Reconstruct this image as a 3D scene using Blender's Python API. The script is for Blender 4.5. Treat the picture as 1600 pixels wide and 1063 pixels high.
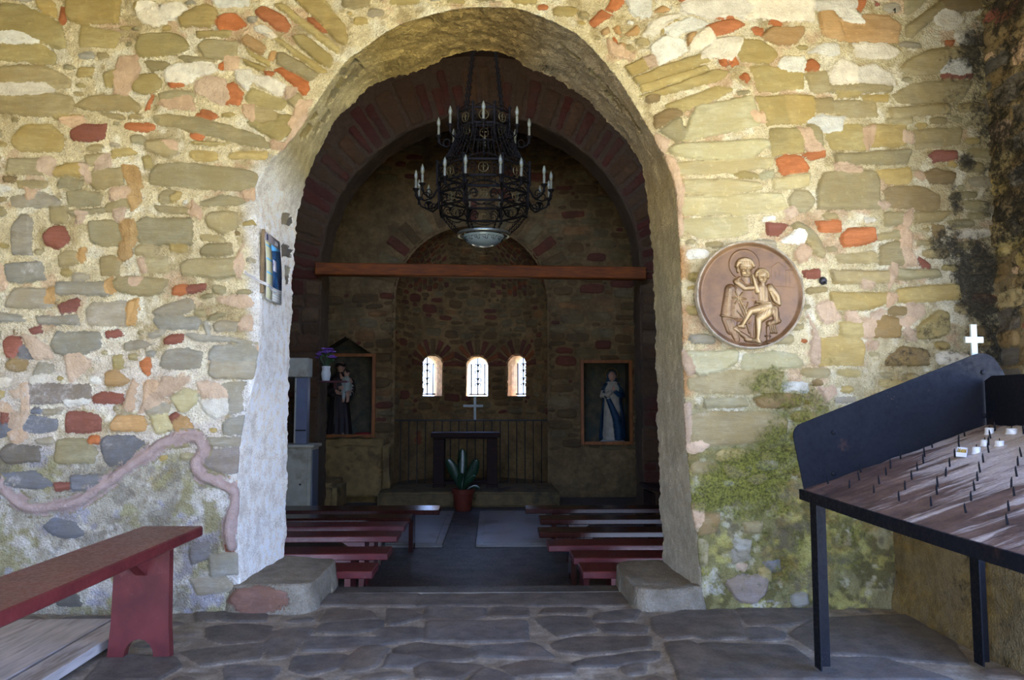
import bpy, bmesh, math, random
import numpy as np
from mathutils import Vector, Matrix, Euler
from mathutils.kdtree import KDTree
for o in list(bpy.data.objects): bpy.data.objects.remove(o)
SC = bpy.context.scene
COL = SC.collection
PI = math.pi
random.seed(7)
RNG = np.random.RandomState(11)

# ------------------------------------------------------------------ camera
FPX = 1225.0
CAM = Vector((0.0, 0.0, 1.15))
PITCH, YAW = math.radians(4.58), math.radians(1.40)
cam_d = bpy.data.cameras.new('camera'); cam = bpy.data.objects.new('camera', cam_d); COL.objects.link(cam)
cam_d.sensor_width = 36.0; cam_d.lens = 36.0*FPX/1600.0; cam_d.clip_start = 0.05; cam_d.clip_end = 400
cam.location = CAM; cam.rotation_euler = (PI/2+PITCH, 0, -YAW)
SC.camera = cam
CR = Euler((PI/2+PITCH, 0, -YAW)).to_matrix()
def ray(px, py): return CR @ Vector(((px-800)/FPX, (531.5-py)/FPX, -1.0))
def on_y(px, py, Y): r = ray(px, py); return CAM + r*((Y-CAM.y)/r.y)
def on_z(px, py, Z): r = ray(px, py); return CAM + r*((Z-CAM.z)/r.z)

# ------------------------------------------------------------------ daylight
SC.view_settings.view_transform = 'Standard'; SC.view_settings.look = 'None'
SC.view_settings.gamma = 1.0; SC.view_settings.use_curve_mapping = False
SC.view_settings.exposure = EXPOSURE = 1.28
SC.cycles.max_bounces = 10; SC.cycles.diffuse_bounces = 8; SC.cycles.glossy_bounces = 3
SC.cycles.sample_clamp_indirect = 8.0
SC.cycles.use_denoising = True
w = bpy.data.worlds.new('sky'); SC.world = w; w.use_nodes = True
nt = w.node_tree; nt.nodes.clear()
wo = nt.nodes.new('ShaderNodeOutputWorld'); bg = nt.nodes.new('ShaderNodeBackground')
tc = nt.nodes.new('ShaderNodeTexCoord'); sx = nt.nodes.new('ShaderNodeSeparateXYZ'); cr = nt.nodes.new('ShaderNodeValToRGB')
nt.links.new(tc.outputs['Generated'], sx.inputs[0]); nt.links.new(sx.outputs['Z'], cr.inputs[0])
cr.color_ramp.elements[0].position = 0.0; cr.color_ramp.elements[0].color = (0.54, 0.69, 1.0, 1)
cr.color_ramp.elements[1].position = 0.5; cr.color_ramp.elements[1].color = (0.20, 0.38, 0.95, 1)
nt.links.new(cr.outputs[0], bg.inputs[0]); nt.links.new(bg.outputs[0], wo.inputs[0])
bg.inputs[1].default_value = 4.4
sd_ = bpy.data.lights.new('sun', 'SUN'); sun = bpy.data.objects.new('sun', sd_); COL.objects.link(sun)
sd_.energy = 16.0; sd_.angle = 0.01; sd_.color = (1.0, 0.94, 0.83)
SUN_FROM = Vector((0.30, 0.45, 1.5)).normalized()
sun.rotation_euler = SUN_FROM.to_track_quat('Z', 'Y').to_euler(); sun.location = (3, 6, 12)

# ------------------------------------------------------------------ helpers
def tag(o, label=None, cat=None, group=None, kind=None):
    if label: o['label'] = label
    if cat: o['category'] = cat
    if group: o['group'] = group
    if kind: o['kind'] = kind
    return o
def empty(name, loc=(0,0,0), label=None, cat=None, group=None, rz=0.0):
    o = bpy.data.objects.new(name, None); o.empty_display_size = 0.1
    COL.objects.link(o); o.location = loc; o.rotation_euler = (0,0,rz)
    return tag(o, label, cat, group)
def link(name, me, parent=None, mat=None):
    o = bpy.data.objects.new(name, me); COL.objects.link(o)
    if parent is not None: o.parent = parent
    if mat is not None:
        for m in (mat if isinstance(mat, (list, tuple)) else [mat]): me.materials.append(m)
    return o
def copy_tree(o, parent=None):
    c = o.copy(); COL.objects.link(c)
    if parent is not None: c.parent = parent
    for ch in list(o.children): copy_tree(ch, c)
    return c

class MB:
    """collects shapes, then builds ONE mesh object"""
    def __init__(s): s.v = []; s.f = []; s.m = []
    def add(s, vs, fs, mi=0):
        b = len(s.v); s.v += [tuple(v) for v in vs]; s.f += [tuple(i+b for i in f) for f in fs]; s.m += [mi]*len(fs); return s
    def box(s, c, d, bev=0.004, M=None, mi=0):
        hx, hy, hz = d[0]/2, d[1]/2, d[2]/2; b = min(bev, hx*.49, hy*.49, hz*.49)
        vs = []; idx = {}
        for sx_ in (-1,1):
            for sy_ in (-1,1):
                for sz_ in (-1,1):
                    for a in range(3):
                        p = [sx_*(hx-b), sy_*(hy-b), sz_*(hz-b)]; p[a] = (sx_*hx, sy_*hy, sz_*hz)[a]
                        idx[(sx_,sy_,sz_,a)] = len(vs); vs.append(Vector(p))
        fs = []
        for a in range(3):
            o1, o2 = [k for k in range(3) if k != a]
            for sg in (-1,1):
                q = []
                for (u, v) in ((-1,-1),(1,-1),(1,1),(-1,1)):
                    k = [0,0,0]; k[a]=sg; k[o1]=u; k[o2]=v; q.append(idx[(k[0],k[1],k[2],a)])
                fs.append(q)
            for u in (-1,1):
                for v in (-1,1):
                    k1=[0,0,0]; k1[a]=-1; k1[o1]=u; k1[o2]=v; k2=list(k1); k2[a]=1
                    fs.append([idx[(*k1,o1)], idx[(*k2,o1)], idx[(*k2,o2)], idx[(*k1,o2)]])
        for sx_ in (-1,1):
            for sy_ in (-1,1):
                for sz_ in (-1,1): fs.append([idx[(sx_,sy_,sz_,a)] for a in range(3)])
        T = Matrix.Translation(Vector(c)) @ (M.to_4x4() if M is not None else Matrix())
        return s.add([T @ v for v in vs], fs, mi)
    def tube(s, pts, r, n=8, cap=True, mi=0):
        pts = [Vector(p) for p in pts]; rr = r if isinstance(r, (list, tuple)) else [r]*len(pts)
        vs = []; fs = []; prev = None
        for i, p in enumerate(pts):
            t = (pts[min(i+1, len(pts)-1)] - pts[max(i-1, 0)])
            if t.length < 1e-9: t = Vector((0,0,1))
            t.normalize()
            if prev is None: a = t.orthogonal().normalized()
            else:
                a = prev - t*prev.dot(t)
                a = a.normalized() if a.length > 1e-6 else t.orthogonal().normalized()
            prev = a; b = t.cross(a)
            for k in range(n):
                th = 2*PI*k/n; vs.append(p + (a*math.cos(th)+b*math.sin(th))*rr[i])
        for i in range(len(pts)-1):
            for k in range(n): fs.append([i*n+k, i*n+(k+1)%n, (i+1)*n+(k+1)%n, (i+1)*n+k])
        if cap: fs.append(list(range(n))[::-1]); fs.append([(len(pts)-1)*n+k for k in range(n)])
        return s.add(vs, fs, mi)
    def ring(s, c, R, r, n=32, m=6, axis='z', mi=0):
        vs=[]; fs=[]
        for i in range(n):
            th=2*PI*i/n
            for k in range(m):
                ph=2*PI*k/m; rad=R+r*math.cos(ph); h=r*math.sin(ph)
                p=(rad*math.cos(th),rad*math.sin(th),h)
                if axis=='y': p=(p[0],p[2],p[1])
                if axis=='x': p=(p[2],p[0],p[1])
                vs.append(Vector(c)+Vector(p))
        for i in range(n):
            for k in range(m): fs.append([i*m+k, ((i+1)%n)*m+k, ((i+1)%n)*m+(k+1)%m, i*m+(k+1)%m])
        return s.add(vs, fs, mi)
    def lathe(s, prof, c=(0,0,0), n=24, mi=0, cap=True, M=None, fold=None):
        vs=[]; fs=[]
        for i,(r,z) in enumerate(prof):
            for k in range(n):
                th=2*PI*k/n; rr=r*(fold(th,z) if fold else 1)
                p=Vector((rr*math.cos(th), rr*math.sin(th), z)); p = (M @ p) if M is not None else p
                vs.append(Vector(c)+p)
        for i in range(len(prof)-1):
            for k in range(n): fs.append([i*n+k, i*n+(k+1)%n, (i+1)*n+(k+1)%n, (i+1)*n+k])
        if cap: fs.append(list(range(n))[::-1]); fs.append([(len(prof)-1)*n+k for k in range(n)])
        return s.add(vs, fs, mi)
    def prism(s, poly, thick, M=None, mi=0):
        """poly in local XZ, extruded along local Y (0..thick)"""
        n=len(poly); M = M if M is not None else Matrix()
        vs=[M @ Vector((x,0,z)) for x,z in poly]+[M @ Vector((x,thick,z)) for x,z in poly]
        fs=[list(range(n)), list(range(n,2*n))[::-1]]+[[i,n+i,n+(i+1)%n,(i+1)%n] for i in range(n)]
        return s.add(vs, fs, mi)
    def sphere(s, c, r, n=16, m=10, mi=0, M=None):
        rr = r if isinstance(r,(tuple,list)) else (r,r,r); vs=[]; fs=[]
        for i in range(m+1):
            ph=PI*i/m
            for k in range(n):
                th=2*PI*k/n; p=Vector((rr[0]*math.sin(ph)*math.cos(th), rr[1]*math.sin(ph)*math.sin(th), rr[2]*math.cos(ph)))
                if M is not None: p = M @ p
                vs.append(Vector(c)+p)
        for i in range(m):
            for k in range(n): fs.append([i*n+k,(i+1)*n+k,(i+1)*n+(k+1)%n,i*n+(k+1)%n])
        return s.add(vs, fs, mi)
    def build(s, name, mat=None, parent=None, smooth=35, clean=True):
        me = bpy.data.meshes.new(name); me.from_pydata(s.v, [], s.f)
        if any(s.m): me.polygons.foreach_set('material_index', s.m)
        o = link(name, me, parent, mat)
        bm = bmesh.new(); bm.from_mesh(me)
        if clean: bmesh.ops.remove_doubles(bm, verts=bm.verts, dist=1e-6)
        bmesh.ops.recalc_face_normals(bm, faces=bm.faces); bm.to_mesh(me); bm.free()
        if smooth:
            me.shade_smooth(); me.set_sharp_from_angle(angle=math.radians(smooth))
        return o

# ------------------------------------------------------------------ numpy noise
def _h(ix, iy, seed):
    n = (ix.astype(np.int64)*374761393 + iy.astype(np.int64)*668265263 + seed*974711) & 0x7fffffff
    n = ((n ^ (n >> 13)) * 1274126177) & 0x7fffffff
    return ((n ^ (n >> 16)) & 0xffff)/65535.0
def vn(x, y, seed=0):
    ix = np.floor(x); iy = np.floor(y); fx = x-ix; fy = y-iy
    ux = fx*fx*fx*(fx*(fx*6-15)+10); uy = fy*fy*fy*(fy*(fy*6-15)+10)
    a=_h(ix,iy,seed); b=_h(ix+1,iy,seed); c=_h(ix,iy+1,seed); d=_h(ix+1,iy+1,seed)
    return (a+(b-a)*ux+(c-a)*uy+(a-b-c+d)*ux*uy)*2-1
def fbm(x, y, seed=0, oc=4, g=.5):
    s = 0; a = 1; t = 0
    for i in range(oc): s = s+a*vn(x*2**i, y*2**i, seed+i*17); t += a; a *= g
    return s/t
def sstep(a, b, x):
    t = np.clip((x-a)/(b-a), 0, 1); return t*t*(3-2*t)

# ------------------------------------------------------------------ material helpers
def s2l(c): return tuple(((v/255)/12.92 if v/255 <= .04045 else ((v/255+.055)/1.055)**2.4) for v in c)
class NT:
    def __init__(s, name):
        s.m = bpy.data.materials.new(name); s.m.use_nodes = True; s.t = s.m.node_tree; s.t.nodes.clear()
        s.out = s.n('OutputMaterial'); s.b = s.n('BsdfPrincipled'); s.t.links.new(s.b.outputs[0], s.out.inputs[0])
        s.tc = s.n('TexCoord')
    def n(s, typ, **kw):
        nd = s.t.nodes.new('ShaderNode'+typ)
        for k, v in kw.items(): setattr(nd, k, v)
        return nd
    def set(s, sock, v):
        if isinstance(v, bpy.types.NodeSocket): s.t.links.new(v, sock)
        elif v is not None:
            if isinstance(v, tuple) and len(v) == 3 and sock.type == 'RGBA': v = (*v, 1)
            sock.default_value = v
    def coord(s, scale=(1,1,1), kind='Object'):
        mp = s.n('Mapping'); s.set(mp.inputs[0], s.tc.outputs[kind]); mp.inputs['Scale'].default_value = scale; return mp.outputs[0]
    def noise(s, scale, detail=4, rough=.55, vec=None, dist=0.0):
        nd = s.n('TexNoise'); s.set(nd.inputs['Vector'], vec if vec is not None else s.tc.outputs['Object'])
        nd.inputs['Scale'].default_value = scale; nd.inputs['Detail'].default_value = detail
        nd.inputs['Roughness'].default_value = rough; nd.inputs['Distortion'].default_value = dist; return nd.outputs['Fac']
    def voro(s, scale, vec=None, feature='F1', out='Distance'):
        nd = s.n('TexVoronoi', feature=feature); s.set(nd.inputs['Vector'], vec if vec is not None else s.tc.outputs['Object'])
        nd.inputs['Scale'].default_value = scale; return nd.outputs[out]
    def math(s, op, a, b=None, c=None, clamp=False):
        nd = s.n('Math', operation=op); nd.use_clamp = clamp
        s.set(nd.inputs[0], a); s.set(nd.inputs[1], b)
        if c is not None: s.set(nd.inputs[2], c)
        return nd.outputs[0]
    def mr(s, v, a, b, c=0.0, d=1.0, smooth=True):
        nd = s.n('MapRange'); nd.interpolation_type = 'SMOOTHSTEP' if smooth else 'LINEAR'
        s.set(nd.inputs[0], v)
        for i, x in enumerate((a,b,c,d)): s.set(nd.inputs[1+i], x)
        return nd.outputs[0]
    def mix(s, f, a, b, typ='MIX'):
        nd = s.n('Mix', data_type='RGBA', blend_type=typ); nd.clamp_factor = True
        s.set(nd.inputs[0], f); s.set(nd.inputs[6], a); s.set(nd.inputs[7], b); return nd.outputs[2]
    def ramp(s, f, stops):
        nd = s.n('ValToRGB'); s.set(nd.inputs[0], f); e = nd.color_ramp.elements
        while len(e) < len(stops): e.new(.5)
        for el, (p, c) in zip(e, stops): el.position = p; el.color = (*c, 1)
        return nd.outputs[0]
    def attr(s, name, out='Fac'):
        nd = s.n('Attribute'); nd.attribute_name = name; return nd.outputs[out]
    def bump(s, h, strength=.3, dist=.01, nrm=None):
        nd = s.n('Bump'); nd.inputs['Strength'].default_value = strength; nd.inputs['Distance'].default_value = dist
        s.set(nd.inputs['Height'], h)
        if nrm is not None: s.set(nd.inputs['Normal'], nrm)
        return nd.outputs[0]
    def fin(s, col=None, rough=.6, bump=None, metal=0.0, spec=.4, **kw):
        s.set(s.b.inputs['Base Color'], col); s.set(s.b.inputs['Roughness'], rough); s.set(s.b.inputs['Metallic'], metal)
        s.set(s.b.inputs['Specular IOR Level'], spec)
        if bump is not None: s.set(s.b.inputs['Normal'], bump)
        for k, v in kw.items(): s.set(s.b.inputs[k], v)
        return s.m
def simple(name, c, rough=.6, var=.25, scale=18, metal=0.0, bumpk=.15, spec=.4, stretch=(1,1,1), c2=None, **kw):
    t = NT(name); L = s2l(c); v = t.coord(stretch)
    n1 = t.noise(scale, 5, .6, v)
    lo = tuple(x*(1-var) for x in L); hi = tuple(min(1, x*(1+var)) for x in L)
    col = t.mix(t.mr(n1,.3,.7), lo, hi)
    if c2 is not None: col = t.mix(t.mr(t.noise(scale*.45, 6, .65, v), .52, .66), col, s2l(c2))
    return t.fin(col, t.mr(n1,.2,.8,rough*.85,min(1,rough*1.15)), t.bump(n1, bumpk, .004), metal, spec, **kw)

# ------------------------------------------------------------------ masonry
def masonry(name, speck=1.0, fine=1.0, streak=(3,3,16), rough=.85, dirt=0.0):
    t = NT(name)
    edge = t.noise(55, 5, .65); big = t.noise(3.1, 4, .6); mid = t.noise(14, 5, .65); fin = t.noise(120*fine, 5, .7)
    jit = t.math('ADD', t.math('MULTIPLY_ADD', edge, .026, -.013), t.math('MULTIPLY_ADD', t.noise(18, 5, .7), .022, -.011))
    sm = t.mr(t.math('ADD', t.attr('sd'), jit), -.0015, .002)
    jit2 = t.math('ADD', t.math('MULTIPLY_ADD', t.noise(40, 7, .75), .034, -.017), t.math('MULTIPLY_ADD', t.noise(11, 4, .6), .05, -.025))
    pm = t.mr(t.math('ADD', t.attr('pd'), jit2), -.001, .0015)
    # lime mortar with small dark and rusty pebbles
    mort = t.mix(t.mr(mid,.3,.72), t.mix(1.0, t.attr('mcol','Color'), (.66,.62,.56), 'MULTIPLY'), t.attr('mcol','Color'))
    mort = t.mix(t.mr(fin,.35,.6,.28,0.0), mort, t.mix(1.0, t.attr('mcol','Color'), (.42,.36,.28), 'MULTIPLY'))
    vp = t.n('TexVoronoi'); t.set(vp.inputs['Vector'], t.tc.outputs['Object']); vp.inputs['Scale'].default_value = 120
    pebf = t.math('MULTIPLY', t.mr(vp.outputs['Distance'], .22, .30, 1, 0), t.mr(t.math('FRACT', t.math('MULTIPLY', t.math('ADD', vp.outputs['Color'], 0.0), 7.31)), .52, .56))
    pebf = t.math('MULTIPLY', pebf, .85*speck)
    grn = t.mr(t.noise(210*fine,3,.6), .50, .68); mort = t.mix(t.math('MULTIPLY', grn, .5), mort, t.mix(1.0, t.attr('mcol','Color'), (.58,.53,.45), 'MULTIPLY')); mort = t.mix(t.mr(t.noise(170*fine,3,.6), .56, .70, 0, .6), mort, t.mix(1.0, t.attr('mcol','Color'), (1.22,1.2,1.15), 'MULTIPLY'))
    mort = t.mix(pebf, mort, t.mix(t.math('FRACT', t.math('MULTIPLY', vp.outputs['Distance'], 91.0)), s2l((84,68,48)), s2l((156,128,88))))
    # bedded sandstone
    bed = t.noise(1.0, 7, .62, t.coord((5,5,24)), .35)
    fbed = t.noise(1.0, 5, .6, t.coord((20,20,150)))
    blot = t.noise(7, 4, .6)
    sc = t.attr('scol','Color')
    st = t.mix(t.mr(bed,.32,.7), t.mix(1.0, sc, (.74,.71,.66), 'MULTIPLY'), sc)
    st = t.mix(t.mr(blot,.5,.72,0,.5), st, t.mix(1.0, sc, (1.22,1.14,.98), 'MULTIPLY'))
    st = t.mix(t.mr(fbed,.5,.62,0,.30), st, t.mix(1.0, sc, (.6,.52,.4), 'MULTIPLY'))
    st = t.mix(t.mr(t.noise(4,6,.7),.40,.62,0,.7), st, t.mix(1.0, sc, (.80,.72,.55), 'MULTIPLY'))
    st = t.mix(t.mr(t.noise(30,6,.7),.56,.68,0,.4), st, t.mix(1.0, sc, (1.3,1.28,1.2), 'MULTIPLY'))
    st = t.mix(t.mr(t.noise(260,4,.65),.5,.75,0,.5), st, t.mix(1.0, sc, (.5,.46,.4), 'MULTIPLY'))
    pc = t.attr('pcol','Color')
    pt = t.mix(t.mr(mid,.3,.7), t.mix(1.0, pc, (.78,.75,.72), 'MULTIPLY'), pc)
    pt = t.mix(t.mr(t.voro(60),.0,.12,.35,0), pt, t.mix(1.0, pc, (.55,.5,.42), 'MULTIPLY'))
    col = t.mix(pm, t.mix(sm, mort, st), pt)
    # rain / lime wash lying over stones and mortar alike
    wf = t.mr(t.math('ADD', t.attr('wash'), t.math('MULTIPLY_ADD', t.math('ADD', t.math('MULTIPLY', t.noise(7,8,.75), .6), t.math('MULTIPLY', t.noise(40,6,.75), .4)), 3.4, -1.7)), .30, .90, 0, .85)
    col = t.mix(wf, col, t.mix(t.mr(edge,.3,.7), s2l((176,168,160)), s2l((222,216,208))))
    och = t.mr(t.math('ADD', t.attr('ochre'), t.math('MULTIPLY_ADD', t.noise(6,9,.75), 2.6, -1.3)), .2, .9, 0, .75)
    col = t.mix(och, col, t.mix(t.mr(mid,.3,.7), s2l((118,92,40)), s2l((168,140,72))))
    mo = t.mr(t.math('ADD', t.attr('moss'), t.math('MULTIPLY_ADD', t.math('ADD', t.math('MULTIPLY', t.noise(9,8,.75), .6), t.math('MULTIPLY', t.noise(42,6,.75), .4)), 2.6, -1.3)), .25, .75, 0, .82)
    mossc = t.mix(t.mr(t.noise(70,5,.7),.35,.65), s2l((58,62,16)), s2l((140,140,58)))
    mossc = t.mix(t.mr(t.voro(75),.0,.2,.8,0), mossc, s2l((150,150,92)))
    col = t.mix(mo, col, mossc)
    so = t.mr(t.math('ADD', t.attr('soot'), t.math('MULTIPLY_ADD', t.math('ADD', t.math('MULTIPLY', t.noise(5,9,.78), .6), t.math('MULTIPLY', t.noise(32,7,.75), .4)), 4.4, -2.2)), .20, .80, 0, .94)
    col = t.mix(so, col, t.mix(t.mr(edge,.4,.7), s2l((26,25,22)), s2l((62,56,44))))
    if dirt: col = t.mix(t.mr(big,.35,.75,0,dirt), col, s2l((70,58,40)))
    # relief
    hm = t.math('ADD', t.math('MULTIPLY', fin, .55), t.math('MULTIPLY', t.voro(85), .8))
    hm = t.math('ADD', hm, t.math('MULTIPLY', mid, .9))
    hs = t.math('ADD', t.math('MULTIPLY', bed, .9), t.math('MULTIPLY', fin, .12))
    hs = t.math('ADD', hs, t.math('MULTIPLY', fbed, .16))
    hgt = t.n('Mix', data_type='FLOAT'); t.set(hgt.inputs[0], t.math('MAXIMUM', sm, t.math('MULTIPLY', pm, .45))); t.set(hgt.inputs[2], hm); t.set(hgt.inputs[3], hs)
    hg2 = t.math('ADD', hgt.outputs[0], t.math('MULTIPLY', mo, t.math('MULTIPLY', t.noise(150,4,.7), 1.2)))
    return t.fin(col, rough, t.bump(hg2, .8, .011), 0, .25)

KC = {'y':(184,166,114),'g':(172,160,124),'G':(170,164,148),'b':(126,127,132),'r':(190,120,78),'R':(152,98,84),'o':(196,160,114),
      'd':(152,132,96),'e':(202,192,152),'W':(234,228,210),'P':(208,180,150),'O':(190,154,102),'L':(150,138,130),'k':(116,112,106),'K':(140,134,130)}
PATCH = 'WPO'
class Stone:
    __slots__ = ('k','p','n','d','c','prot','bb','lin')
def stone(k, pts, rng=RNG, col=None):
    s = Stone(); P = np.array(pts, float)
    a = 0.5*np.sum(P[:,0]*np.roll(P[:,1],-1)-np.roll(P[:,0],-1)*P[:,1])
    if a < 0: P = P[::-1]
    # convex hull
    H = sorted(set(map(tuple, P)))
    def cr(o,a,b): return (a[0]-o[0])*(b[1]-o[1])-(a[1]-o[1])*(b[0]-o[0])
    lo=[]; up=[]
    for p in H:
        while len(lo)>1 and cr(lo[-2],lo[-1],p)<=0: lo.pop()
        lo.append(p)
    for p in H[::-1]:
        while len(up)>1 and cr(up[-2],up[-1],p)<=0: up.pop()
        up.append(p)
    P = np.array(lo[:-1]+up[:-1])
    if len(P) < 3: return None
    e = np.roll(P,-1,0)-P; L = np.hypot(e[:,0],e[:,1])+1e-9
    s.n = np.stack([-e[:,1]/L, e[:,0]/L],1)     # inward normals (ccw)
    s.d = (s.n*P).sum(1); s.k = k; s.p = P
    c = np.array(s2l(col or KC[k])); br = rng.uniform(.86,1.14); tn = rng.uniform(-.05,.05)
    s.c = c*br*np.array([1+tn,1,1-1.4*tn])
    s.prot = rng.uniform(.005,.026) if k not in PATCH else rng.uniform(.004,.009)
    s.lin = rng.uniform(-.10,.10,2)
    s.bb = (P[:,0].min(),P[:,1].min(),P[:,0].max(),P[:,1].max())
    return s
def trace(x0, y0, sc, text, conv):
    out = []
    for it in text.split(';'):
        q = it.split()
        if len(q) < 7: continue
        n = [float(v) for v in q[1:]]
        pts = [conv(x0+n[i]*sc, y0+n[i+1]*sc) for i in range(0, len(n)-1, 2)]
        s = stone(q[0], pts)
        if s: out.append(s)
    return out
def autofill(region, have, kinds, n=900, gap=.012, big=(.10,.30), tall=(.03,.10), seed=3, cell=.012, tilt=.06, mask=None, grow=1.0):
    """dart-throws rough courses of small stones into the room the traced stones leave"""
    rng = np.random.RandomState(seed); x0,y0,x1,y1 = region
    W = int((x1-x0)/cell)+1; H = int((y1-y0)/cell)+1; occ = np.zeros((W,H), bool)
    gx = x0+np.arange(W)*cell; gy = y0+np.arange(H)*cell; GX, GY = np.meshgrid(gx, gy, indexing='ij')
    if mask is not None: occ |= ~mask(GX, GY)
    def cover(s, g):
        i0=max(0,int((s.bb[0]-g-x0)/cell)); i1=min(W,int((s.bb[2]+g-x0)/cell)+2); j0=max(0,int((s.bb[1]-g-y0)/cell)); j1=min(H,int((s.bb[3]+g-y0)/cell)+2)
        if i1<=i0 or j1<=j0: return None
        X=GX[i0:i1,j0:j1]; Y=GY[i0:i1,j0:j1]
        d=np.min(np.stack([s.n[k,0]*X+s.n[k,1]*Y-s.d[k] for k in range(len(s.d))]),0)
        return (slice(i0,i1),slice(j0,j1)), d > -g
    for s in have:
        c = cover(s, gap)
        if c: occ[c[0]] |= c[1]
    out = []
    for it in range(n):
        f = 1-it/n; sw = big[0]*.35+(big[1]-big[0]*.35)*f*rng.uniform(.6,1); sh = max(tall[0], min(tall[1], sw*rng.uniform(.22,.6)))
        for tr in range(40):
            i=rng.randint(W); j=rng.randint(H)
            if occ[i,j]: continue
            cx,cy=gx[i],gy[j]; a=rng.uniform(-tilt,tilt); ca,sa=math.cos(a),math.sin(a); pts=[]
            for (u,v) in ((-1,-.7),(-.7,-1),(.7,-1),(1,-.7),(1,.7),(.7,1),(-.7,1),(-1,.7)):
                u2=u*sw/2*rng.uniform(.88,1.06); v2=v*sh/2*rng.uniform(.85,1.06); pts.append((cx+u2*ca-v2*sa, cy+u2*sa+v2*ca))
            ks, ps = zip(*kinds); s=stone(ks[rng.choice(len(ks), p=np.array(ps)/sum(ps))], pts, rng)
            if s is None: continue
            if s.bb[0]<x0 or s.bb[1]<y0 or s.bb[2]>x1 or s.bb[3]>y1: continue
            c=cover(s,gap*.5)
            if c is None or occ[c[0]][c[1]].any(): continue
            c=cover(s,gap); occ[c[0]] |= c[1]; out.append(s); break
    return out
def field(x, y, stones, warp=.007, wf=11.0, k=.006, grow=.010):
    """signed distances to stones and to plaster patches at points (x, y), with the colours and relief of the nearest"""
    N=len(x); wx=x+warp*fbm(x*wf,y*wf,5,3); wy=y+warp*fbm(x*wf,y*wf,91,3)
    R = {}
    for nm in ('s','p'):
        R[nm+'d']=np.full(N,-.08); R[nm+'c']=np.zeros((N,3)); R[nm+'h']=np.zeros(N)
        R[nm+'c'][:] = s2l((150,140,110))
    order=np.argsort(x, kind='stable'); xs=wx[order]; m=.05
    xo=x[order]
    for s in stones:
        nm='p' if s.k in PATCH else 's'
        a=np.searchsorted(xo,s.bb[0]-m); b=np.searchsorted(xo,s.bb[2]+m)
        if b<=a: continue
        ix=order[a:b]; yy=wy[ix]; sel=(yy>s.bb[1]-m)&(yy<s.bb[3]+m); ix=ix[sel]
        if len(ix)==0: continue
        X=wx[ix]; Y=wy[ix]
        acc=0
        for j in range(len(s.d)): acc=acc+np.exp(np.clip(-(s.n[j,0]*X+s.n[j,1]*Y-s.d[j])/k,-50,50))
        d=-k*np.log(acc)+grow
        up=d>R[nm+'d'][ix]; ii=ix[up]; dd=d[up]
        R[nm+'d'][ii]=dd; R[nm+'c'][ii]=s.c
        cx,cy=s.p.mean(0)
        R[nm+'h'][ii]=s.prot+s.lin[0]*.12*(X[up]-cx)+s.lin[1]*.25*(Y[up]-cy)
    return R
def relief(R, x, y, rough=.0035, depth=1.0):
    mort=rough*fbm(x*30,y*30,31,4)+.004*fbm(x*7,y*7,37,3)
    j=.004*fbm(x*45,y*45,3,3)
    st=sstep(-.006,.012,R['sd']+j)
    h=mort+st*(np.clip(R['sh'],.002,.03)*depth+.0025*fbm(x*9,y*26,51,4)+.003*sstep(0,.035,R['sd']))
    h=h-.010*depth*sstep(-.014,-.003,R['sd'])*(1-st)*(.5+.5*fbm(x*4,y*4,71,3))
    pp=sstep(-.004,.010,R['pd']+.010*fbm(x*28,y*28,8,4)*.8)
    h=h*(1-pp*.75)+pp*(R['ph']+.010+.004*fbm(x*22,y*22,61,4))
    return h
def grid_mesh(name, P, attrs, keep=None, mat=None, parent=None, wrap=False):
    """P: (a,b,3) points -> one mesh of quads with point attributes"""
    a,b,_=P.shape; idx=np.arange(a*b).reshape(a,b)
    q=np.stack([idx[:-1,:-1],idx[1:,:-1],idx[1:,1:],idx[:-1,1:]],-1).reshape(-1,4)
    if keep is not None:
        kq=keep[:-1,:-1]&keep[1:,:-1]&keep[1:,1:]&keep[:-1,1:]; q=q[kq.reshape(-1)]
    V=P.reshape(-1,3)
    used=np.zeros(len(V),bool); used[q.reshape(-1)]=True; remap=np.cumsum(used)-1
    V=V[used]; q=remap[q]
    me=bpy.data.meshes.new(name); nf=len(q)
    me.vertices.add(len(V)); me.vertices.foreach_set('co', V.astype(np.float32).reshape(-1))
    me.loops.add(nf*4); me.loops.foreach_set('vertex_index', q.astype(np.int32).reshape(-1))
    me.polygons.add(nf); me.polygons.foreach_set('loop_start', np.arange(0,nf*4,4,dtype=np.int32))
    me.update(calc_edges=True); me.validate(); me.shade_smooth()
    for k,vv in attrs.items():
        if vv.ndim==2:
            at=me.attributes.new(k,'FLOAT_VECTOR','POINT'); at.data.foreach_set('vector', vv[used].astype(np.float32).reshape(-1))
        else:
            at=me.attributes.new(k,'FLOAT','POINT'); at.data.foreach_set('value', vv[used].astype(np.float32))
    return link(name, me, parent, mat)
def normals(P, flip=1):
    ds=np.gradient(P,axis=0); dt=np.gradient(P,axis=1); n=np.cross(ds,dt); n/=np.linalg.norm(n,axis=-1,keepdims=True)+1e-12
    return n*flip
def std_attrs(N, R=None, mcol=(214,196,152)):
    A={'sd':np.full(N,-.08),'pd':np.full(N,-.08),'scol':np.zeros((N,3)),'pcol':np.zeros((N,3)),'mcol':np.tile(np.array(s2l(mcol)),(N,1))}
    for k in ('moss','soot','wash','ochre'): A[k]=np.full(N,-2.0)
    if R is not None: A['sd']=R['sd'];A['pd']=R['pd'];A['scol']=R['sc'];A['pcol']=R['pc']
    return A
def blob(x, y, cx, cy, rx, ry, lo=-1.6, hi=.45):
    d=np.sqrt(((x-cx)/rx)**2+((y-cy)/ry)**2); return lo+(hi-lo)*(1-sstep(.25,1.5,d))
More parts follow.
